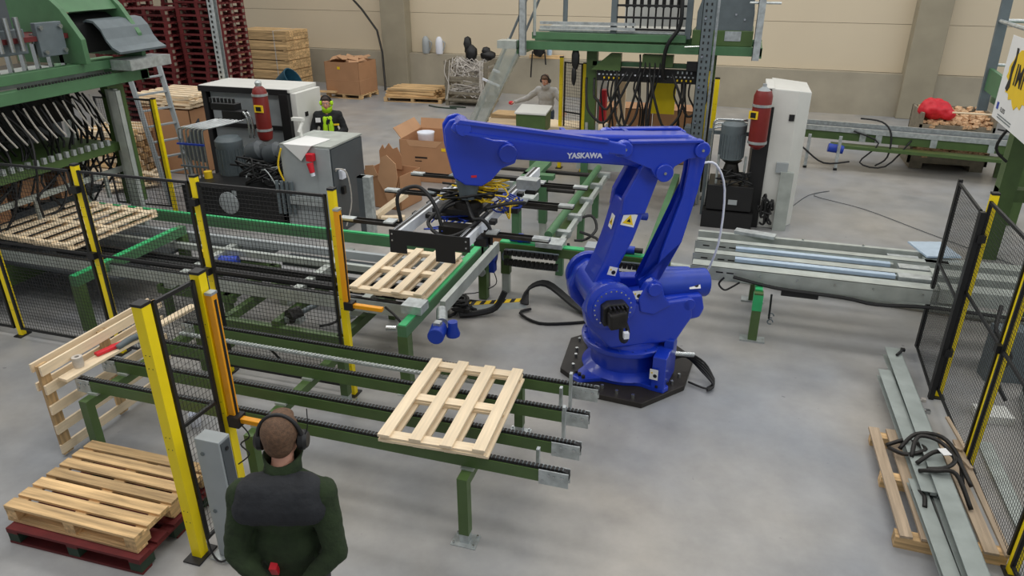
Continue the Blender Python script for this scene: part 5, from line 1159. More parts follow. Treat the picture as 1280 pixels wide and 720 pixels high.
# torn carton
c, M, P_, w, d, b = carton('torn brown carton with ragged top, left of the open carton', -6.3, 11.2, -5.45, 11.9, .62, R(-8))
vs = [(-.42, .86), (-.34, .98), (-.3, .90), (-.2, 1.02), (-.12, .92), (-.02, .96), (.06, .8), (.06, .55), (-.42, .55)]
P_(MB().prism(vs, lambda a, bb, z: (a, bb, z), .3, .315)).build('torn_flap', M_card, c)
P_(MB().prism([(.0, .55), (.1, .95), (.22, 1.0), (.4, .86), (.42, .6), (.3, .2), (.2, .1), (.12, .35)], lambda a, bb, z: (a, bb, z), -.4, -.385)).build('torn_flap', M_cardi, c)
P_(MB().prism([(-.3, .5), (-.28, .75), (-.1, .78), (-.02, .6)], lambda a, bb, z: (a, bb, z), -.36, -.35)).build('torn_flap', M_cardi, c)
for i, (x, y, a, l, lb) in enumerate(((-5.55, 10.85, 60, .7, 'plank offcut leaning by the torn carton'), (-5.4, 10.6, 20, .4, 'short block offcut on the floor by the torn carton'), (-5.75, 10.7, -30, .3, 'small wood scrap in front of the torn carton'))):
    o = MB().box((x, y, .05 if i else .2), (.12, l, .08), R(a-90), R(22) if i == 0 else 0).build('wood_offcut', M_w['newy']); tag(o, lb, 'offcut')
# big carton on a pallet by the wall
block_pallet('wooden_block_pallet', 'pale pallet under the tall carton at the back wall', (-12.1, 21.55, 0), R(-3), M_w['oldx'], M_w['oldy'], 1.3, 1.1, 7, .1)
c = thing('carton', 'tall brown waste carton with crumpled top on a pallet at the back wall', 'box', (-12.1, 21.55, .145), R(-3)); M = ROOTM[c.name]
def PP(mb): mb.v = [M @ v for v in mb.v]; return mb
wb = PP(MB().bb(-.62, -.55, 0, .62, -.535, .98).bb(-.62, .535, 0, .62, .55, .98).bb(-.62, -.55, 0, -.605, .55, .98).bb(.605, -.55, 0, .62, .55, .98)).build('carton_walls', M_card, c)
PP(MB().bb(-.625, -.555, .42, .625, -.55, .43).bb(.62, -.555, .42, .625, .555, .43)).build('fold_line', M_cardi, wb)
PP(MB().box((-.1, -.556, .8), (.1, .005, .08))).build('label_patch', M_ylab, wb)
q = random.Random(4); w_ = MB()
for i in range(14): w_.box(M @ Vector((q.uniform(-.45, .45), q.uniform(-.4, .4), .95+q.uniform(0, .16))), (.4, .3, .02), q.uniform(0, 3), q.uniform(-.5, .5), q.uniform(-.5, .5))
cw = w_.build('cardboard_waste', M_cardi, kind='stuff'); tag(cw, 'crumpled cardboard scraps heaped in the tall waste carton', 'waste', kind='stuff')
# two cartons behind the middle machine
for i, (x, lb) in enumerate(((-2.3, 'brown carton behind the hoses of the middle machine, left one'), (-1.2, 'brown carton behind the hoses of the middle machine, right one'))):
    c, M, P_, w, d, b = carton(lb, x-.5, 15.8, x+.5, 16.6, 1.15, 0, open_=False)
    P_(MB().box((-.1, -.405, .8), (.14, .006, .06))).build('printed_mark', M_blk, b); P_(MB().box((-.1, -.405, .38), (.4, .006, .05))).build('printed_mark', M_blk, b)
# ================================================================ timber and pallet piles
tb0 = None
for i in range(6):
    z = .12+i*.31
    t_ = thing('timber_bundle', ['bottom', 'second', 'third', 'fourth', 'fifth', 'topmost'][i]+' timber bundle of the pile against the back wall'+('' if i else ', nearest the floor'), 'timber', (-15.3, 22.1, z), R(-4), 'timber bundles at the back wall')
    M = ROOTM[t_.name]
    for r_ in range(3):
        for cc in range(6):
            qq = MB().bb(-1.05, -.6+cc*.2+.004, r_*.095+.002, 1.05, -.6+(cc+1)*.2-.004, r_*.095+.092); qq.v = [M @ v for v in qq.v]
            qq.build('board', M_w['oldx'], t_)
    qq = MB().bb(-1.05, -.62, -.03, -.95, .62, -.002).bb(.9, -.62, -.03, 1.0, .62, -.002); qq.v = [M @ v for v in qq.v]; qq.build('spacer', M_w['oldy'], t_)
    qq = MB().bb(.55, -.606, -.0, .58, .606, .29); qq.v = [M @ v for v in qq.v]; qq.build('strap_band', M_strap, t_)
for i in range(2): o = MB().bb(-16.3+i*1.9, 21.5, 0, -16.2+i*1.9, 22.7, .09).build('bearer', M_w['oldy']); tag(o, ('left', 'right')[i]+' bearer under the timber bundle pile', 'bearer')
# planks pile on pallet in front of column
block_pallet('wooden_block_pallet', 'low pallet under the loose board pile by the column', (-9.75, 21.5, 0), R(4), M_w['oldx'], M_w['oldy'], 1.9, 1.1, 7, .1)
q = random.Random(8)
for r_ in range(3):
    for cc in range(7):
        o = MB().box((-9.75+q.uniform(-.1, .1), 21.1+cc*.15-r_*.0, .19+r_*.085), (1.7-r_*.05, .12, .07), R(q.uniform(-4, 4))).build('loose_board', M_w['oldx'])
        tag(o, 'sawn board by the strapping bin, '+NTH[r_]+' layer, '+('front row' if cc == 0 else NTH[cc]+' row'), 'board', 'boards on the low pile by the column')
# red pallet stacks
rp0 = None
stacks = [(-12.4, 15.6, 24, 2, 'front right'), (-13.65, 15.3, 21, -1, 'left'), (-14.2, 17.2, 25, 1, 'rear'), (-15.1, 15.6, 23, 0, 'far left')]
RM = block_pallet('red_pallet', '', (0, 0, 0), 0, M_redp, M_bgrn, 1.2, 1.0, 7, .11, simple=True)
q = random.Random(2)
for (x, y, n, a, lb) in stacks:
    for i in range(n):
        if rp0 is None:
            rp0 = RM.build('red_pallet', M_redp); o = rp0
            bl = MB()
            for xx in (-.548, 0, .548):
                for yy in (-.43, 0, .43): bl.bb(xx-.053, yy-.04, .025, xx+.053, yy+.04, .099)
            blk0 = bl.build('end_grain_block', M_wicker, None); blk0.parent = rp0; blk0.location = (0, 0, .025); blk0.data.name = 'end_grain_block'
            blk0['label'] = 'bare grey wooden blocks'; blk0['kind'] = 'stuff'
        else:
            o = rp0.copy(); COL.objects.link(o); b2 = blk0.copy(); COL.objects.link(b2); b2.parent = o
        o.location = (x+q.uniform(-.012, .012), y+q.uniform(-.012, .012), i*.1445); o.rotation_euler = (0, 0, R(a+q.uniform(-1, 1)))
        tag(o, NTH[min(i, 24)]+' red pallet from the floor in the '+lb+' red stack', 'pallet', 'red pallets stacked at the back left')
# fresh pallets piled in front of them
for i in range(3):
    crate_pallet('new_pallet', 'pale slatted pallet, '+NTH[i]+' from the floor in the pile left of the white cabinet', (-11.1+(.03 if i % 2 else 0), 12.6, 1.36+i*.088), R(90+(2 if i % 2 else -2)), 1.35, 1.1, 6, group='pale pallets piled behind the hydraulic unit')
c, M, P_, w, d, b = carton('brown carton bin under the pale pallet pile, left of the white cabinet', -11.7, 12.05, -10.5, 13.15, 1.34, 0, open_=False)
q = random.Random(5)
sp = MB()
for i in range(8):
    for j in range(9):
        o = MB().box((-12.1+q.uniform(-.05, .05), 11.3+j*.12, .05+i*.125), (1.2, .1, .1), R(q.uniform(-5, 5))).build('stacked_block', M_w['newx'] if (i+j) % 2 else M_w['oldx'])
        tag(o, 'sawn billet behind the rear mesh, '+NTH[i]+' layer, '+('front row' if j == 0 else NTH[j]+' row'), 'billet', 'timber billets behind the left rear mesh')
for i in range(26):
    o = MB().box((-11.2+q.uniform(-.5, .5), 11.0+q.uniform(-.4, .4), .04+.02*(i % 12)), (q.uniform(.3, .7), .09, .025), q.uniform(0, 3), q.uniform(-.2, .2)).build('wood_scrap', M_w['newx'])
    tag(o, 'loose board scrap heaped in front of the timber billets', 'scrap', 'board scraps heaped by the billets')
# items between the timber and the tall carton
for i, (x, y, z, a, tl_, lb) in enumerate(((-12.9, 18.6, 0, 15, 0, 'old wooden pallet leaning on edge beside the white cabinet'), )):
    block_pallet('wooden_block_pallet', 'wooden pallet lying behind the white cabinet, under the broken pallet', (-11.6, 17.3, 0), R(15), M_w['gryx'], M_w['gryy'], 1.2, 1.0, 7, .1)
    crate_pallet('broken_pallet', 'pale broken pallet tilted on the greyed pallet behind the white cabinet', (-11.6, 17.4, .3), R(20), 1.2, .9, 5, rot=(R(14), 0, R(20)))
for i, (x, y, a) in enumerate(((-13.4, 20.6, 20), (-13.2, 20.3, -12), (-13.9, 20.4, 35), (-13.0, 20.9, 5), (-13.6, 20.1, 0))):
    o = MB().box((x, y, .06+.05*i), (1.3, .12, .05), R(a)).build('scrap_board', M_w['oldx']); tag(o, 'loose board left of the tall waste carton, '+NTH[i]+' one of the heap', 'board', 'scrap boards left of the tall carton')
tub = MB().lathe([(.25, 0), (.3, .05), (.34, .5), (.31, .5), (.27, .08)], (0, 0, 0), 24, m=Matrix.Translation((-13.0, 19.0, .62)) @ Matrix.Rotation(R(55), 4, 'Y')).build('blue_tub', M_bluecr, smooth=True); tag(tub, 'dark blue plastic tub tipped on its side by the timber bundles', 'tub')
ts = MB().bb(-13.5, 18.7, 0, -12.6, 19.3, .45).build('crate', M_wicker); tag(ts, 'grey crate under the tipped blue tub', 'crate')
# ================================================================ wire basket with strapping waste
wbk = thing('waste_bin', 'grey wooden bin overflowing with pale plastic strapping near the ladder', 'bin', (-7.9, 21.3, 0))
for x in (-8.5, -7.25):
    for y in (20.9, 21.9): MB().bb(x-.05, y-.05, 0, x+.05, y+.05, 1.3).build('corner_post', M_wicker, wbk)
for z in (.15, .35, .72, .8): MB().bb(-8.55, 20.84, z, -7.2, 20.88, z+.07).build('front_slat', M_wicker, wbk)
for z in (.15, .55, 1.0, 1.2):
    MB().bb(-7.22, 20.86, z, -7.18, 21.95, z+.12).build('side_slat', M_wicker, wbk); MB().bb(-8.57, 20.86, z, -8.53, 21.95, z+.12).build('side_slat', M_wicker, wbk)
MB().bb(-8.5, 20.9, .1, -7.25, 21.9, .2).build('bin_floor', M_wicker, wbk)
q = random.Random(6); s_ = MB()
for i in range(70):
    z0 = .75 if i < 42 else .25
    p = [(-7.88+q.uniform(-.58, .58), 20.86+q.uniform(-.02, .5)-(.05 if i % 3 == 0 else 0), z0+q.uniform(0, .42 if i < 42 else .4)) for _ in range(4)]
    if i < 42: p[1] = (p[1][0], p[1][1]+.3, 1.28+q.uniform(0, .1))
    s_.tube(p, .014, 4, 4)
for i in range(8): x = -7.3-q.uniform(0, .12)-(1.05 if i > 5 else 0); s_.tube([(x, 20.8, 1.35), (x+q.uniform(-.05, .05), 20.76, 1.0), (x+q.uniform(-.08, .1), 20.75, .6), (x+q.uniform(-.1, .15), 20.74, .2)], .014, 4)
so = s_.build('strapping_waste', M_strap, kind='stuff'); tag(so, 'tangle of pale plastic strapping spilling over the grey bin', 'strapping', kind='stuff')
bg = crumple(MB().ell((-7.85, 21.3, 1.5), (.2, .15, .25), 12).ell((-7.95, 21.3, 1.72), (.12, .1, .24), 10), .035).build('black_bag', M_black, smooth='all'); tag(bg, 'crumpled black sack standing on the strapping waste', 'sack')
bg = crumple(MB().ell((-7.35, 21.4, 1.45), (.26, .15, .13), 12).ell((-7.4, 21.4, 1.55), (.14, .1, .12), 10), .03).build('black_bag', M_black, smooth='all'); tag(bg, 'low black bundle on the right of the strapping waste', 'sack')
hz = MB().tube([(-9.0, 20.6, .02), (-8.6, 20.4, .02), (-8.0, 20.35, .02), (-8.3, 20.55, .03), (-7.8, 20.6, .02)], .02, 5).build('floor_hose', M_bgrn); tag(hz, 'dark hose coiled on the floor in front of the strapping bin', 'hose')
for i, (x, lb) in enumerate(((-10.35, 'dusty grey jug on the wall ledge beside the column'), (-9.85, 'white jug on the wall ledge, right of the grey one'))):
    j = thing('jug', lb, 'jug', (x, WY(x)-.12, 1.163)); MB().lathe([(.11, 0), (.125, .05), (.125, .36), (.1, .48), (.05, .55)], (x, WY(x)-.12, 1.163), 18).build('jug_body', M_grey if i == 0 else M_whp, j, smooth=True)
    MB().tube([(x+.06, WY(x)-.1, 1.6), (x+.2, WY(x)-.1, 1.5), (x+.12, WY(x)-.1, 1.25)], .02, 6).build('handle', M_grey, j)
# slanted pole and ladder leaning at the wall
pl = MB().tube([(-12.95, 23.3, 3.05), (-11.9, 23.2, 1.9), (-11.6, 22.9, .6), (-11.45, 22.6, .05)], .035, 6, 2).build('leaning_rod', M_dark); tag(pl, 'dark thin rod leaning from the wall to the floor behind the tall carton', 'rod')
rl_ = thing('leaning_rails', 'two long thin steel bars leaning at the wall beside the grey stair', 'bars', (-5.8, 18, 0))
MB().cyl((-6.4, 17, 0), (-4.72, 17, 3.6), .03, n=8).build('steel_bar', M_mgrey, rl_); MB().cyl((-6.1, 17.1, 0), (-4.45, 17.1, 3.6), .03, n=8).build('steel_bar', M_mgrey, rl_)
gl = thing('clear_chute', 'translucent plastic wrapped frame leaning left of the middle machine', 'chute', (-5.5, 16.5, 0))
MB().bar((-5.9, 15.2, .0), (-4.3, 14.2, 2.6), .03, .36, (1, 0, 0)).build('film_sheet', M_dust, gl); MB().bar((-5.7, 15.2, .0), (-4.12, 14.2, 2.6), .05, .05).build('frame_bar', M_galv2, gl)
MB().box((-4.95, 14.6, 1.75), (.4, .04, .04), 0, 0, R(20)).build('cross_tube', M_whp, gl); MB().box((-4.8, 14.5, 2.0), (.16, .04, .04), 0, 0, R(20)).build('cross_tube', M_whp, gl)
tbx = MB().bb(-4.45, 13.5, 2.56, -4.08, 13.8, 2.7).build('cap_plate', M_galv2); tag(tbx, 'pale grey end plate at the left end of the middle machine', 'plate')

# ================================================================ middle nailing machine
mm_ = thing('nailing_machine', 'green pallet nailing machine with hanging black hoses behind the robot', 'machine', (-1.5, 14.5, 0))
for y0 in (13.6, 14.9):
    MB().bb(-4.1, y0, 2.55, .3, y0+.12, 2.70).build('main_beam', M_green2, mm_, bevel=.005)
    MB().bb(-3.8, y0, 2.74, -1.0, y0+.12, 2.86).build('upper_beam', M_green2, mm_, bevel=.005)
MB().bb(-4.1, 13.6, 2.46, -3.98, 15.0, 2.58).bb(.18, 13.6, 2.52, .3, 15.0, 2.68).build('side_beam', M_green2, mm_)
MB().bb(-3.7, 13.7, 2.87, -1.0, 14.9, 2.9).build('deck', M_galv, mm_)
for z in (2.92, 3.0): MB().bb(-3.65, 13.6, z, -1.9, 13.66, z+.05).build('guide_rail', M_galv, mm_)
# nail box: white back, black frame, cylinders
MB().bb(-2.2, 14.3, 2.95, -1.0, 14.34, 3.9).build('back_panel', M_white, mm_)
for x in (-2.3, -.98): MB().bb(x-.05, 13.66, 2.8, x+.05, 13.8, 3.9).build('frame_upright', M_mgrey, mm_)
for z in (2.92, 3.12, 3.32, 3.55): MB().bb(-2.3, 13.68, z, -.98, 13.74, z+.035).build('frame_bar', M_black, mm_)
first = MB().cyl((-2.1, 13.85, 2.95), (-2.1, 13.85, 3.8), .016, n=8).cyl((-2.1, 13.85, 3.3), (-2.1, 13.85, 3.55), .035, n=8).build('nail_tube', M_black, mm_); rep(first, [(.13*i, 0, 0) for i in range(1, 8)])
# grey hood with green base on the right
MB().prism([(-.85, 2.95), (-.85, 3.25), (-.8, 3.42), (-.72, 3.8), (.06, 3.8), (.08, 3.42), (.1, 3.25), (.1, 2.95)], lambda a, b, z: (a, b, z), 13.7, 14.7).build('grey_hood', M_mgrey, mm_, bevel=.01)
MB().bb(-.9, 13.66, 2.7, .12, 14.8, 2.96).build('hood_base', M_green, mm_, bevel=.01)
MB().bb(-.35, 13.65, 2.79, -.08, 13.66, 2.95).build('data_plate', M_galv, mm_)
bolts(mm_, [(-.2, 13.69, 3.22), (-.05, 13.69, 3.14), (-.6, 13.69, 3.2)], .02, .01, (0, -1, 0))
for x, z0, z1 in ((-3.95, 2.45, 3.6), (.2, 2.5, 3.9)): MB().chan((x, 13.5, z0), (x, 13.5, z1), .12, .1, .01, up=(0, -1, 0)).build('end_upright', M_galv, mm_)
MB().cyl((-3.75, 13.6, 2.8), (-3.75, 13.6, 3.8), .03, n=8).build('thin_rail', M_galv2, mm_); MB().cyl((-3.5, 15.0, 2.9), (-3.5, 15.0, 3.8), .05, n=8).build('thin_rail', M_mgrey, mm_)
MB().cyl((.0, 13.5, 3.42), (.5, 13.5, 3.42), .02, n=8).build('handrail', M_galv, mm_); MB().cyl((.0, 13.5, 3.62), (.5, 13.5, 3.62), .02, n=8).build('handrail', M_galv, mm_)
MB().cyl((-1.0, 13.55, 2.68), (-.55, 13.5, 2.72), .012, n=6).build('pin_rod', M_chrome, mm_)
for x in (-2.72, -.55): MB().bb(x-.1, 13.95, 0, x+.1, 14.1, 2.55).build('column', M_green, mm_)
MB().bb(-2.6, 13.87, 2.0, -.6, 14.0, 2.24).build('manifold_beam', M_black, mm_)
MB().bb(-2.7, 13.95, 2.26, -.6, 14.02, 2.34).build('green_rail', M_green2, mm_)
MB().prism([(-2.7, 2.2), (-2.35, 2.5), (-2.15, 2.5), (-2.15, 2.2)], lambda a, b, z: (a, b, z), 13.8, 13.95).build('bracket', M_green, mm_); MB().bb(-1.75, 13.75, 2.3, -1.2, 13.95, 2.5).build('bracket', M_green, mm_)
MB().bb(-.95, 13.7, 2.25, -.62, 13.75, 2.42).build('small_screen', M_black, mm_, bevel=.01)
q = random.Random(31)
for g_, xs in ((0, (-2.45, -2.36, -2.27, -2.18)), (1, (-1.1, -1.02, -.94, -.86))):
    for x in xs:
        MB().box((x, 13.85, 2.06), (.025, .03, .03)).build('yellow_fitting', M_ylab, mm_); MB().box((x, 13.85, 2.2), (.025, .03, .04)).build('fitting', M_galv, mm_)
        MB().tube([(x, 13.86, 2.05), (x+q.uniform(-.05, .05), 13.84, 1.8), (x+q.uniform(-.08, .08)+.05, 13.84, 1.5), (x+.04, 13.86, 1.1)], .018, 6).build('hose', M_rub, mm_, smooth='all')
for i in range(5):
    x = -1.8+i*.09
    MB().tube([(x, 13.8, 2.5), (x+.02, 13.74, 2.25), (x+q.uniform(-.08, .08), 13.72, 1.9), (-1.72+i*.04, 13.74, 1.55), (-1.75+i*.05, 13.8, 1.05)], .018, 6).build('hose', M_rub, mm_, smooth='all')
for i in range(26):
    x = -2.55+i*.075
    MB().box((x, 13.86, 2.12), (.03, .02, .025)).build('valve_tab', M_galv if i % 3 else M_whp, mm_)
for sx, ex, dz in ((-1.9, -2.75, 1.25), (-1.75, -2.2, 1.2), (-2.2, -1.75, 1.2), (-1.5, -1.6, 1.2), (-1.2, -.55, 1.45), (-2.0, -2.6, 1.5), (-1.6, -.95, 1.22)):
    MB().tube([(sx, 13.7, 2.2), (sx*.75+ex*.25, 13.62, dz+.45), (sx*.45+ex*.55, 13.6, dz+.02), (sx*.1+ex*.9, 13.62, dz+.2), (ex, 13.7, 1.75), (ex-.03, 13.82, 2.05)], .024, 7).build('hose', M_rub, mm_, smooth='all')
MB().tube([(-1.15, 13.6, 3.9), (-1.1, 13.5, 3.3), (-1.12, 13.5, 3.0), (-1.3, 13.5, 2.7), (-1.35, 13.6, 2.3), (-1.3, 13.7, 2.1)], .035, 8).build('thick_hose', M_rub, mm_, smooth='all')
for i in range(10): MB().cyl((-2.75+.2*i, 13.85, .85), (-2.75+.2*i, 13.85, 1.2), .03, n=8).build('ram', M_galv, mm_)
MB().bb(-2.95, 13.7, .7, -.5, 14.1, .86).build('lower_beam', M_galv2, mm_)
MB().box((-.75, 13.7, 1.15), (.25, .3, .3)).build('pump_block', M_mgrey, mm_, bevel=.03)
ysh = MB().bb(-1.62, 14.6, 1.3, -1.17, 14.64, 2.1).build('yellow_sheet', M_yel); tag(ysh, 'bright yellow plate behind the hoses of the middle machine', 'plate')
rdb = MB().bb(-2.6, 14.3, 1.1, -2.48, 14.5, 1.75).build('red_box', M_red2); tag(rdb, 'narrow red box behind the green column of the middle machine', 'box')
wsb = MB().bb(-2.35, 15.0, .9, -2.2, 15.1, 2.0).build('leaning_plank', M_w['newz']); tag(wsb, 'upright pale plank behind the left hoses of the middle machine', 'plank')
gp = thing('galvanised_post', 'tall perforated galvanised post right of the middle machine', 'post', (-.58, 12.9, 0))
MB().chan((-.62, 13.0, 0), (-.62, 13.0, 4.3), .2, .14, .01, up=(0, -1, 0)).build('profile', M_mgrey, gp); MB().bb(-.5, 13.05, 0, -.46, 13.09, 4.3).build('side_conduit', M_galv, gp)
q_ = MB()
for i in range(42):
    for s in (-.04, .04): q_.bb(-.62+s-.012, 12.924, .1+i*.1, -.62+s+.012, 12.93, .14+i*.1)
q_.build('post_slot', M_dark, gp, kind='stuff')
bolts(gp, [(-.66, 12.93, z) for z in (1.2, 1.5, 2.1, 2.6, 3.2)], .022, .03, (0, -1, 0))
# fence posts around the middle machine
f3 = thing('middle_fence', 'narrow mesh fence with two yellow posts left of the middle machine', 'fence', (-3.35, 14.9, 0))
post(f3, -3.5, 14.8, 2.28, .07); post(f3, -2.97, 14.6, 2.2, .07); mesh_panel(f3, (-3.44, 14.8), (-3.02, 14.6), .6, 2.2, 1.2, .045, .06, .005)
f4 = thing('middle_fence', 'pair of yellow fence posts right of the galvanised post', 'fence', (-.35, 13.6, 0))
post(f4, -.38, 13.45, 2.18, .08); post(f4, -.55, 13.9, 2.25, .06); MB().bb(-.47, 13.5, .1, -.44, 13.85, 2.1).build('mesh_frame', M_black, f4)
# screen box in front of the grey man
sb = thing('screen_box', 'tilted green and white operator screen box in front of the man in grey', 'control panel', (-3.9, 14.0, 0))
MB().prism([(13.75, .98), (14.15, 1.0), (14.2, 1.38), (13.72, 1.31)], lambda a, b, z: (b, a, z), -4.15, -3.55).build('box_body', M_green, sb, bevel=.01)
MB().add([(-4.17, 13.70, 1.315), (-3.53, 13.70, 1.315), (-3.53, 14.22, 1.39), (-4.17, 14.22, 1.39), (-4.17, 13.70, 1.345), (-3.53, 13.70, 1.345), (-3.53, 14.22, 1.42), (-4.17, 14.22, 1.42)], [(0, 1, 2, 3), (4, 5, 6, 7), (0, 1, 5, 4), (1, 2, 6, 5), (2, 3, 7, 6), (3, 0, 4, 7)]).build('lid', M_white, sb)
MB().bb(-3.9, 13.85, 0, -3.78, 13.97, 1.0).build('stand_leg', M_green2, sb)
wt = thing('work_table', 'low wooden work table behind the screen box', 'table', (-4.6, 15.2, 0))
MB().bb(-5.1, 14.65, .75, -2.6, 15.4, .9).build('table_top', M_w['newx'], wt)
for x in (-5.0, -2.75): MB().bb(x, 14.7, 0, x+.1, 14.8, .75).build('leg', M_w['oldz'], wt)
wtm = thing('wood_stack', 'pale stacked boards on the left end of the work table', 'boards', (-5.2, 15, .9)); MB().bb(-5.05, 14.7, .9, -4.25, 15.2, 1.0).build('board', M_w['newx'], wtm); MB().bb(-5.0, 14.7, 1.0, -4.3, 15.2, 1.08).build('board', M_w['oldx'], wtm)
MB().bb(-2.82, 15.25, .9, -2.68, 15.35, 1.41).build('crate_stand', M_mgrey, wt)
cdt = MB().box((-2.75, 15.3, 1.625), (.26, .2, .42)).build('crate_basket', M_whp); tag(cdt, 'white perforated crate held at the right hand of the man in grey', 'crate')
sfl = MB().bb(-6.6, 23.34, 1.165, -5.5, 23.52, 1.27).build('ledge_board', M_w['oldx']); tag(sfl, 'wooden board on the wall ledge behind the man in grey', 'board')
for i, (x, lb) in enumerate(((-6.25, 'black bag hanging at the wall ledge above the man in grey'), )):
    b3 = thing('hanging_bag', lb, 'bag', (x, 23.2, 1.3)); crumple(MB().ell((x, 23.22, 1.48), (.22, .1, .24), 12), .03).build('bag_body', M_black, b3, smooth='all'); MB().tube([(x-.2, 23.2, 1.4), (x-.22, 23.15, 1.0), (x-.24, 23.15, .6)], .025, 5).build('strap', M_black, b3); MB().tube([(x+.2, 23.2, 1.4), (x+.24, 23.2, 1.0)], .025, 5).build('strap', M_black, b3)
jk = MB().ell((-2.98, 13.7, 2.4), (.08, .06, .22), 10).ell((-3.0, 13.7, 2.1), (.05, .05, .2), 10).build('dark_cloth', M_black, smooth='all'); tag(jk, 'black cloth hanging on the green column of the middle machine', 'cloth')
wbt = thing('water_bottle', 'clear blue water bottle standing on the ledge right of the hanging bag', 'bottle', (-5.95, 23.42, 1.27)); MB().lathe([(.08, 0), (.09, .03), (.09, .25), (.04, .33), (.035, .38)], (-5.95, 23.42, 1.27), 14).build('bottle_body', M_bstrip, wbt, smooth=True); MB().lathe([(.04, 0), (.04, .04)], (-5.95, 23.42, 1.65), 10).build('bottle_cap', M_blue2, wbt)

# ================================================================ hydraulic unit, right
hr = thing('hydraulic_unit', 'tall white cabinet with dark red accumulator and grey motor right of the robot', 'hydraulic unit', (.5, 12.5, 0))
cbn3 = MB().add([(.56, 12.1, 0), (.92, 12.1, 0), (1.1, 12.4, 0), (1.1, 13.6, 0), (.56, 13.6, 0), (.52, 12.1, 2.26), (.9, 12.1, 2.24), (1.1, 12.4, 2.18), (1.1, 13.6, 2.16), (.52, 13.6, 2.22)], [(0, 1, 2, 3, 4), (5, 6, 7, 8, 9), (0, 1, 6, 5), (1, 2, 7, 6), (2, 3, 8, 7), (3, 4, 9, 8), (4, 0, 5, 9)]).build('white_cabinet', M_white, hr, bevel=.012)
MB().bb(.32, 12.06, 0, .56, 13.6, 1.98).build('black_side', M_black, hr)
MB().bb(.4, 12.05, 1.98, .53, 13.0, 2.28).build('cabinet_neck', M_white, hr, bevel=.01); MB().bb(.43, 12.03, 2.04, .49, 12.06, 2.26).build('dark_opening', M_black, hr)
MB().bb(.80, 12.085, 1.78, .88, 12.1, 1.88).build('lock_plate', M_black, cbn3)
MB().bb(.8, 12.0, .0, 1.0, 12.1, .98).build('door_strip', M_galv2, hr); MB().bb(.72, 12.04, .96, .9, 12.1, 1.12).build('paper_holder', M_grey, hr)
acc = MB().lathe([(.05, 0), (.12, .05), (.14, .13), (.14, .82), (.11, .9), (.05, .9)], (.37, 11.88, 1.36), 24).build('accumulator', M_red, hr, smooth=True, label='dark red gas accumulator')
MB().lathe([(.09, 0), (.1, .04), (.03, .1), (.03, .14)], (.37, 11.88, 2.22), 16).build('accumulator_cap', M_grey, acc)
for z in (1.45, 2.02): MB().lathe([(.148, 0), (.148, .04)], (.37, 11.88, z), 24).build('clamp_band', M_galv, acc)
MB().box((.26, 11.77, 1.9), (.14, .02, .12), R(-20)).build('warning_label', M_ylab, acc, label='yellow label with black print'); MB().box((.255, 11.758, 1.9), (.08, .006, .08), R(-20)).build('print', M_blk, acc)
mt = MB().lathe([(.16, 0), (.19, .02), (.19, .42), (.2, .46), (.2, .56), (.15, .6), (.05, .61)], (0.0, 12.1, 1.12), 28).build('electric_motor', M_mgrey, hr, smooth=True)
q = MB()
for i in range(24):
    a = 2*PI*i/24; q.box((.19*math.cos(a), 12.1+.19*math.sin(a), 1.35), (.03, .008, .38), a)
q.build('cooling_fins', M_mgrey, mt, kind='stuff')
MB().lathe([(.12, 0), (.14, .1), (.1, .25), (.16, .3)], (.03, 12.1, .8), 20).build('bell_housing', M_dark, hr, smooth=True)
MB().bb(-.3, 11.9, .3, .42, 12.6, .72).build('oil_tank', M_black, hr, bevel=.01); MB().bb(-.35, 11.85, .0, .46, 12.7, .28).build('drip_tray', M_black, hr)
MB().box((.12, 11.895, .45), (.14, .01, .08)).build('plate', M_grey, hr)
for i in range(3):
    MB().tube([(-.32, 12.1+.05*i, .3), (-.32, 12.1+.05*i, 1.5), (-.3, 12.1, 1.72-.06*i), (-.15, 12.1, 1.75-.06*i), (.2, 12.1, 1.75-.06*i)], .018, 7, 3).build('steel_pipe', M_chrome, hr, smooth='all')
MB().bb(-.4, 12.5, .0, -.34, 12.56, 1.5).build('rack_post', M_mgrey, hr); MB().bb(-.4, 12.3, 1.46, .3, 12.34, 1.52).build('rack_bar', M_mgrey, hr)
bundle(hr, (.1, 11.95, .85), (.3, .12, .15), 6, .014, M_rub, 'hose', seed=41); bundle(hr, (.65, 11.95, .35), (.12, .06, .25), 6, .018, M_rub, 'hose', seed=42)
for x in (-.18, .24): MB().cyl((x, 12.0, .72), (x, 12.0, 1.2), .02, n=8).build('tie_rod', M_galv, hr)
bl = thing('floor_cable', 'thin dark cable running over the floor right of the white cabinet', 'cable', (2, 13, 0)); MB().tube([(1.1, 13.2, .006), (1.5, 14.2, .01), (1.9, 14.6, .01), (1.6, 14.2, .01), (2.4, 13.6, .01), (3.2, 12.6, .01), (4.2, 11.4, .01)], .006, 5).build('cable_run', M_dgrey, bl)

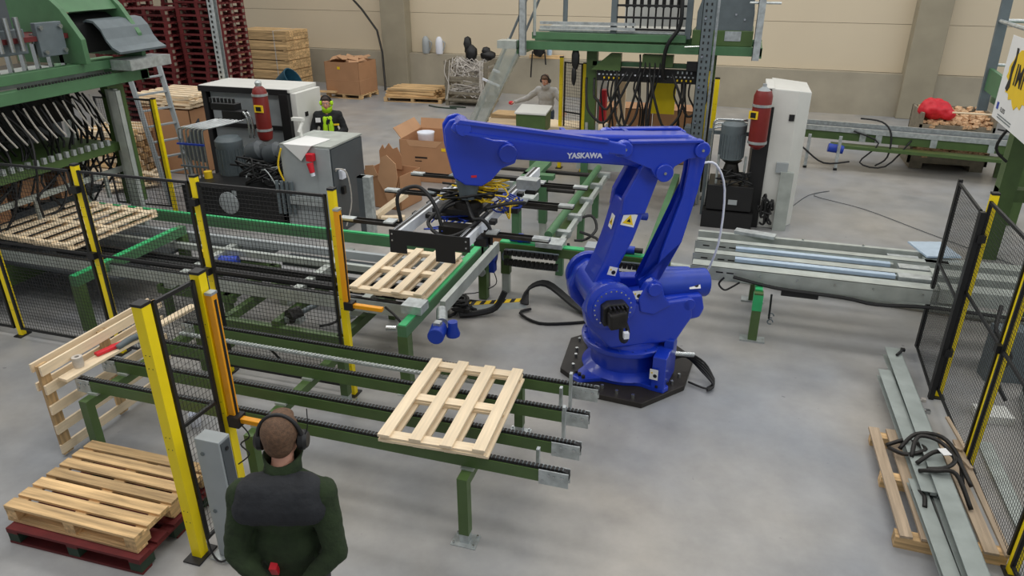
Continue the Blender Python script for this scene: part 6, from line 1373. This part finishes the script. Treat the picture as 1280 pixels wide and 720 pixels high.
# ================================================================ far right conveyor
c6 = thing('waste_conveyor', 'green belt conveyor with pale steel edge in front of the concrete wall, right', 'conveyor', (3.4, 16.3, 0))
MB().bar((1.3, 16.75, .66), (6.6, 16.0, .66), .05, .16).build('side_beam', M_green, c6); MB().bar((1.3, 16.72, .8), (6.6, 15.97, .8), .06, .1).build('edge_rail', M_galv, c6)
MB().bar((2.0, 16.55, .48), (6.6, 15.9, .48), .3, .06).build('lower_rail', M_green, c6); MB().bar((1.3, 17.3, .8), (6.6, 16.6, .8), .06, .1).build('edge_rail', M_galv, c6)
MB().bar((1.3, 17.0, .76), (6.6, 16.3, .76), .5, .02).build('belt', M_dgrey, c6)
for x, y in ((1.55, 16.35), (2.15, 16.3)):
    l = MB().bb(x-.03, y-.03, .04, x+.03, y+.03, .72).build('leg', M_galv, c6); MB().cyl((x, y, 0), (x, y, .05), .04, n=10).build('rubber_foot', M_black, l)
MB().bb(5.2, 16.6, 0, 5.3, 16.7, .6).build('leg', M_green, c6)
MB().cyl((1.95, 16.4, .45), (2.25, 16.4, .42), .09, n=16).build('motor', M_blue2, c6, smooth=True)
for p in (((1.3, 16.4, .55), (1.5, 16.3, .4), (1.9, 16.25, .15), (2.4, 16.3, .2)), ((2.4, 16.5, .8), (2.9, 16.4, .6), (2.6, 16.3, .2), (3.1, 16.3, .15), (3.5, 16.4, .7)), ((2.5, 16.6, 1.05), (2.9, 16.5, 1.02), (3.1, 16.4, .8), (3.1, 16.3, .35), (2.9, 16.3, .15)), ((5.0, 16.5, 1.0), (5.4, 16.4, .9), (5.3, 16.2, .6), (5.2, 16.1, .35))): MB().tube(p, .018, 6).build('hose', M_rub, c6, smooth='all')
for x in (2.6, 2.9, 3.9, 4.9, 5.7): MB().box((x, 16.55-.14*(x-2.6), .68), (.12, .06, .2)).build('bracket', M_galv, c6)
for (x0, y0, n, lb, z0, h) in ((3.62, 16.95, 1, 'lower grey bin full of sawn offcuts under the far conveyor', 0, .62), (3.98, 18.2, 2, 'grey bin with offcuts and a red sack behind the far conveyor', 0, .95)):
    t = thing('offcut_bin', lb, 'bin', (x0+.75, y0+.5, z0))
    MB().bb(x0, y0, z0+.12, x0+1.5, y0+.05, z0+.7).build('front_board', M_wicker, t) if n == 2 else MB().bb(x0, y0, z0+.12, x0+1.5, y0+.05, z0+.3).build('front_board', M_wicker, t)
    MB().bb(x0, y0+1.1, z0+.12, x0+1.5, y0+1.15, z0+h).build('back_board', M_wicker, t); MB().bb(x0, y0, z0+.12, x0+.05, y0+1.15, z0+h).build('side_board', M_wicker, t); MB().bb(x0+1.45, y0, z0+.12, x0+1.5, y0+1.15, z0+h).build('side_board', M_wicker, t)
    for x in (x0+.05, x0+1.2): MB().bb(x, y0, z0, x+.25, y0+1.1, z0+.12).build('foot_block', M_wicker, t)
    q = random.Random(50+n); s_ = MB()
    for i in range(300):
        fy = q.uniform(0, 1.05) if (n == 2 or i % 2) else q.uniform(-.03, .03)
        fz = (.68+fy*.2) if n == 2 else (.52 if i % 2 else q.uniform(.3, .52))
        s_.box((x0+q.uniform(.08, 1.42), y0+fy, z0+fz+q.uniform(-.04, .07)), (q.uniform(.06, .16), .09, .05), q.uniform(0, 3), q.uniform(-.5, .5))
    s_.bb(x0+.06, y0+.055, z0+.13, x0+1.44, y0+1.09, z0+(.66 if n == 2 else .5))
    o = s_.build('wood_offcuts', M_wchip); tag(o, 'heap of small sawn wood offcuts in the '+('lower bin under the far conveyor' if n == 1 else 'bin behind the far conveyor'), 'offcuts', kind='stuff')
rs = MB().ell((4.28, 18.5, .98), (.36, .28, .2), 14).ell((4.24, 18.5, 1.1), (.28, .2, .14), 12).ell((4.5, 18.45, .9), (.2, .2, .12), 12).build('red_sack', M_red2); remesh(rs, .025, 2); wrinkle(rs, .08, .16); tag(rs, 'bright red sack lying on the offcuts behind the far conveyor', 'sack')
br = MB().cyl((4.55, 18.15, 1.0), (6.0, 18.1, .99), .02, n=8).build('broom_handle', M_w['newx']); tag(br, 'wooden pole lying across the offcut bin from the red sack', 'pole')
for x in (4.42, 5.05):
    o = MB().box((x-.03 if x < 5 else x+.02, WY(x)-.55, .92), (.22, .05, .08)).build('pipe_bracket', M_dark) if False else None

# ================================================================ upper right platform with banner
pf = thing('raised_platform', 'grey green raised platform with railings at the top right corner', 'platform', (3.3, 10.5, 0))
MB().bar((3.2, 11.4, 2.2), (3.14, 11.4, 4.4), .06, .12, (1, 0, 0)).build('upright', M_mgrey, pf)
MB().bar((3.18, 11.4, 2.62), (3.3, 9.6, 2.45), .05, .28).build('side_plate', M_green2, pf)
MB().cyl((3.14, 11.4, 3.35), (6.0, 11.4, 3.35), .025, n=8).build('hand_rail', M_galv, pf); MB().cyl((3.14, 11.4, 3.35), (3.2, 9.4, 3.3), .025, n=8).build('hand_rail', M_galv, pf)
MB().cyl((3.16, 11.4, 2.8), (6.0, 11.4, 2.8), .02, n=8).build('hand_rail', M_galv, pf)
MB().bb(3.3, 9.4, 2.3, 6.0, 11.5, 2.38).build('deck', M_green2, pf)
MB().bb(3.6, 9.3, 0, 3.82, 9.5, 2.3).build('platform_leg', M_green, pf)
bn = thing('banner', 'white banner with yellow paint splash and dark letters hanging on the top right railing', 'banner', (3.2, 9.6, 2.2))
# banner plane: near vertical, along the platform edge
o_ = Vector((3.02, 10.3, 2.32)); bx = Vector((-.06, -1, 0)).normalized(); bz = Vector((0, 0, 1)); bnrm = bx.cross(bz)
BM = frame4(o_, bx, bz)
def BQ(poly, m, nm, par, z=0, th=.004): 
    vs = [BM @ Vector((x, y, zz)) for zz in (z, z+th) for x, y in poly]; n = len(poly)
    return MB().add(vs, [tuple(range(n)), tuple(range(n, 2*n))]+[(i, (i+1) % n, n+(i+1) % n, n+i) for i in range(n)]).build(nm, m, par)
sh_ = BQ([(0, 0), (1.9, 0), (1.9, .95), (0, .95)], M_paper, 'sheet', bn)
spl = []
for i in range(36):
    a = 2*PI*i/36; rr = 1+.12*((i*7) % 5-2)/2*(1 if math.sin(a) < 0 else .3); spl.append((.85+.62*math.cos(a)*rr, .56+.3*math.sin(a)*rr))
BQ(spl, M_ylab, 'yellow_splash', sh_, .005)
text('letters', 'IMP', .33, M_blk, sh_, BM @ Matrix.Translation((.8, .56, .012)), .001, .004)
fg_ = [(.3, .38), (.36, .5), (.33, .62), (.4, .74), (.36, .84), (.43, .84), (.46, .7), (.43, .56), (.47, .42), (.4, .36)]
BQ(fg_, M_blk, 'dark_figure_mark', sh_, .01)
text('small_print', 'ELLIESS', .07, M_blk, sh_, BM @ Matrix.Translation((.42, .14, .006)), .0005)
BQ([(.12, .12), (.2, .12), (.2, .2), (.12, .2)], M_blue2, 'small_logo', sh_, .006)
for i in range(2): BQ([(.26, .07-.03*i), (.9, .07-.03*i), (.9, .08-.03*i), (.26, .08-.03*i)], M_mgrey, 'fine_print_line', sh_, .006)
bundle(bn, (3.45, 9.3, 2.2), (.1, .1, .15), 5, .03, M_rub, 'rolled_hose', seed=61)
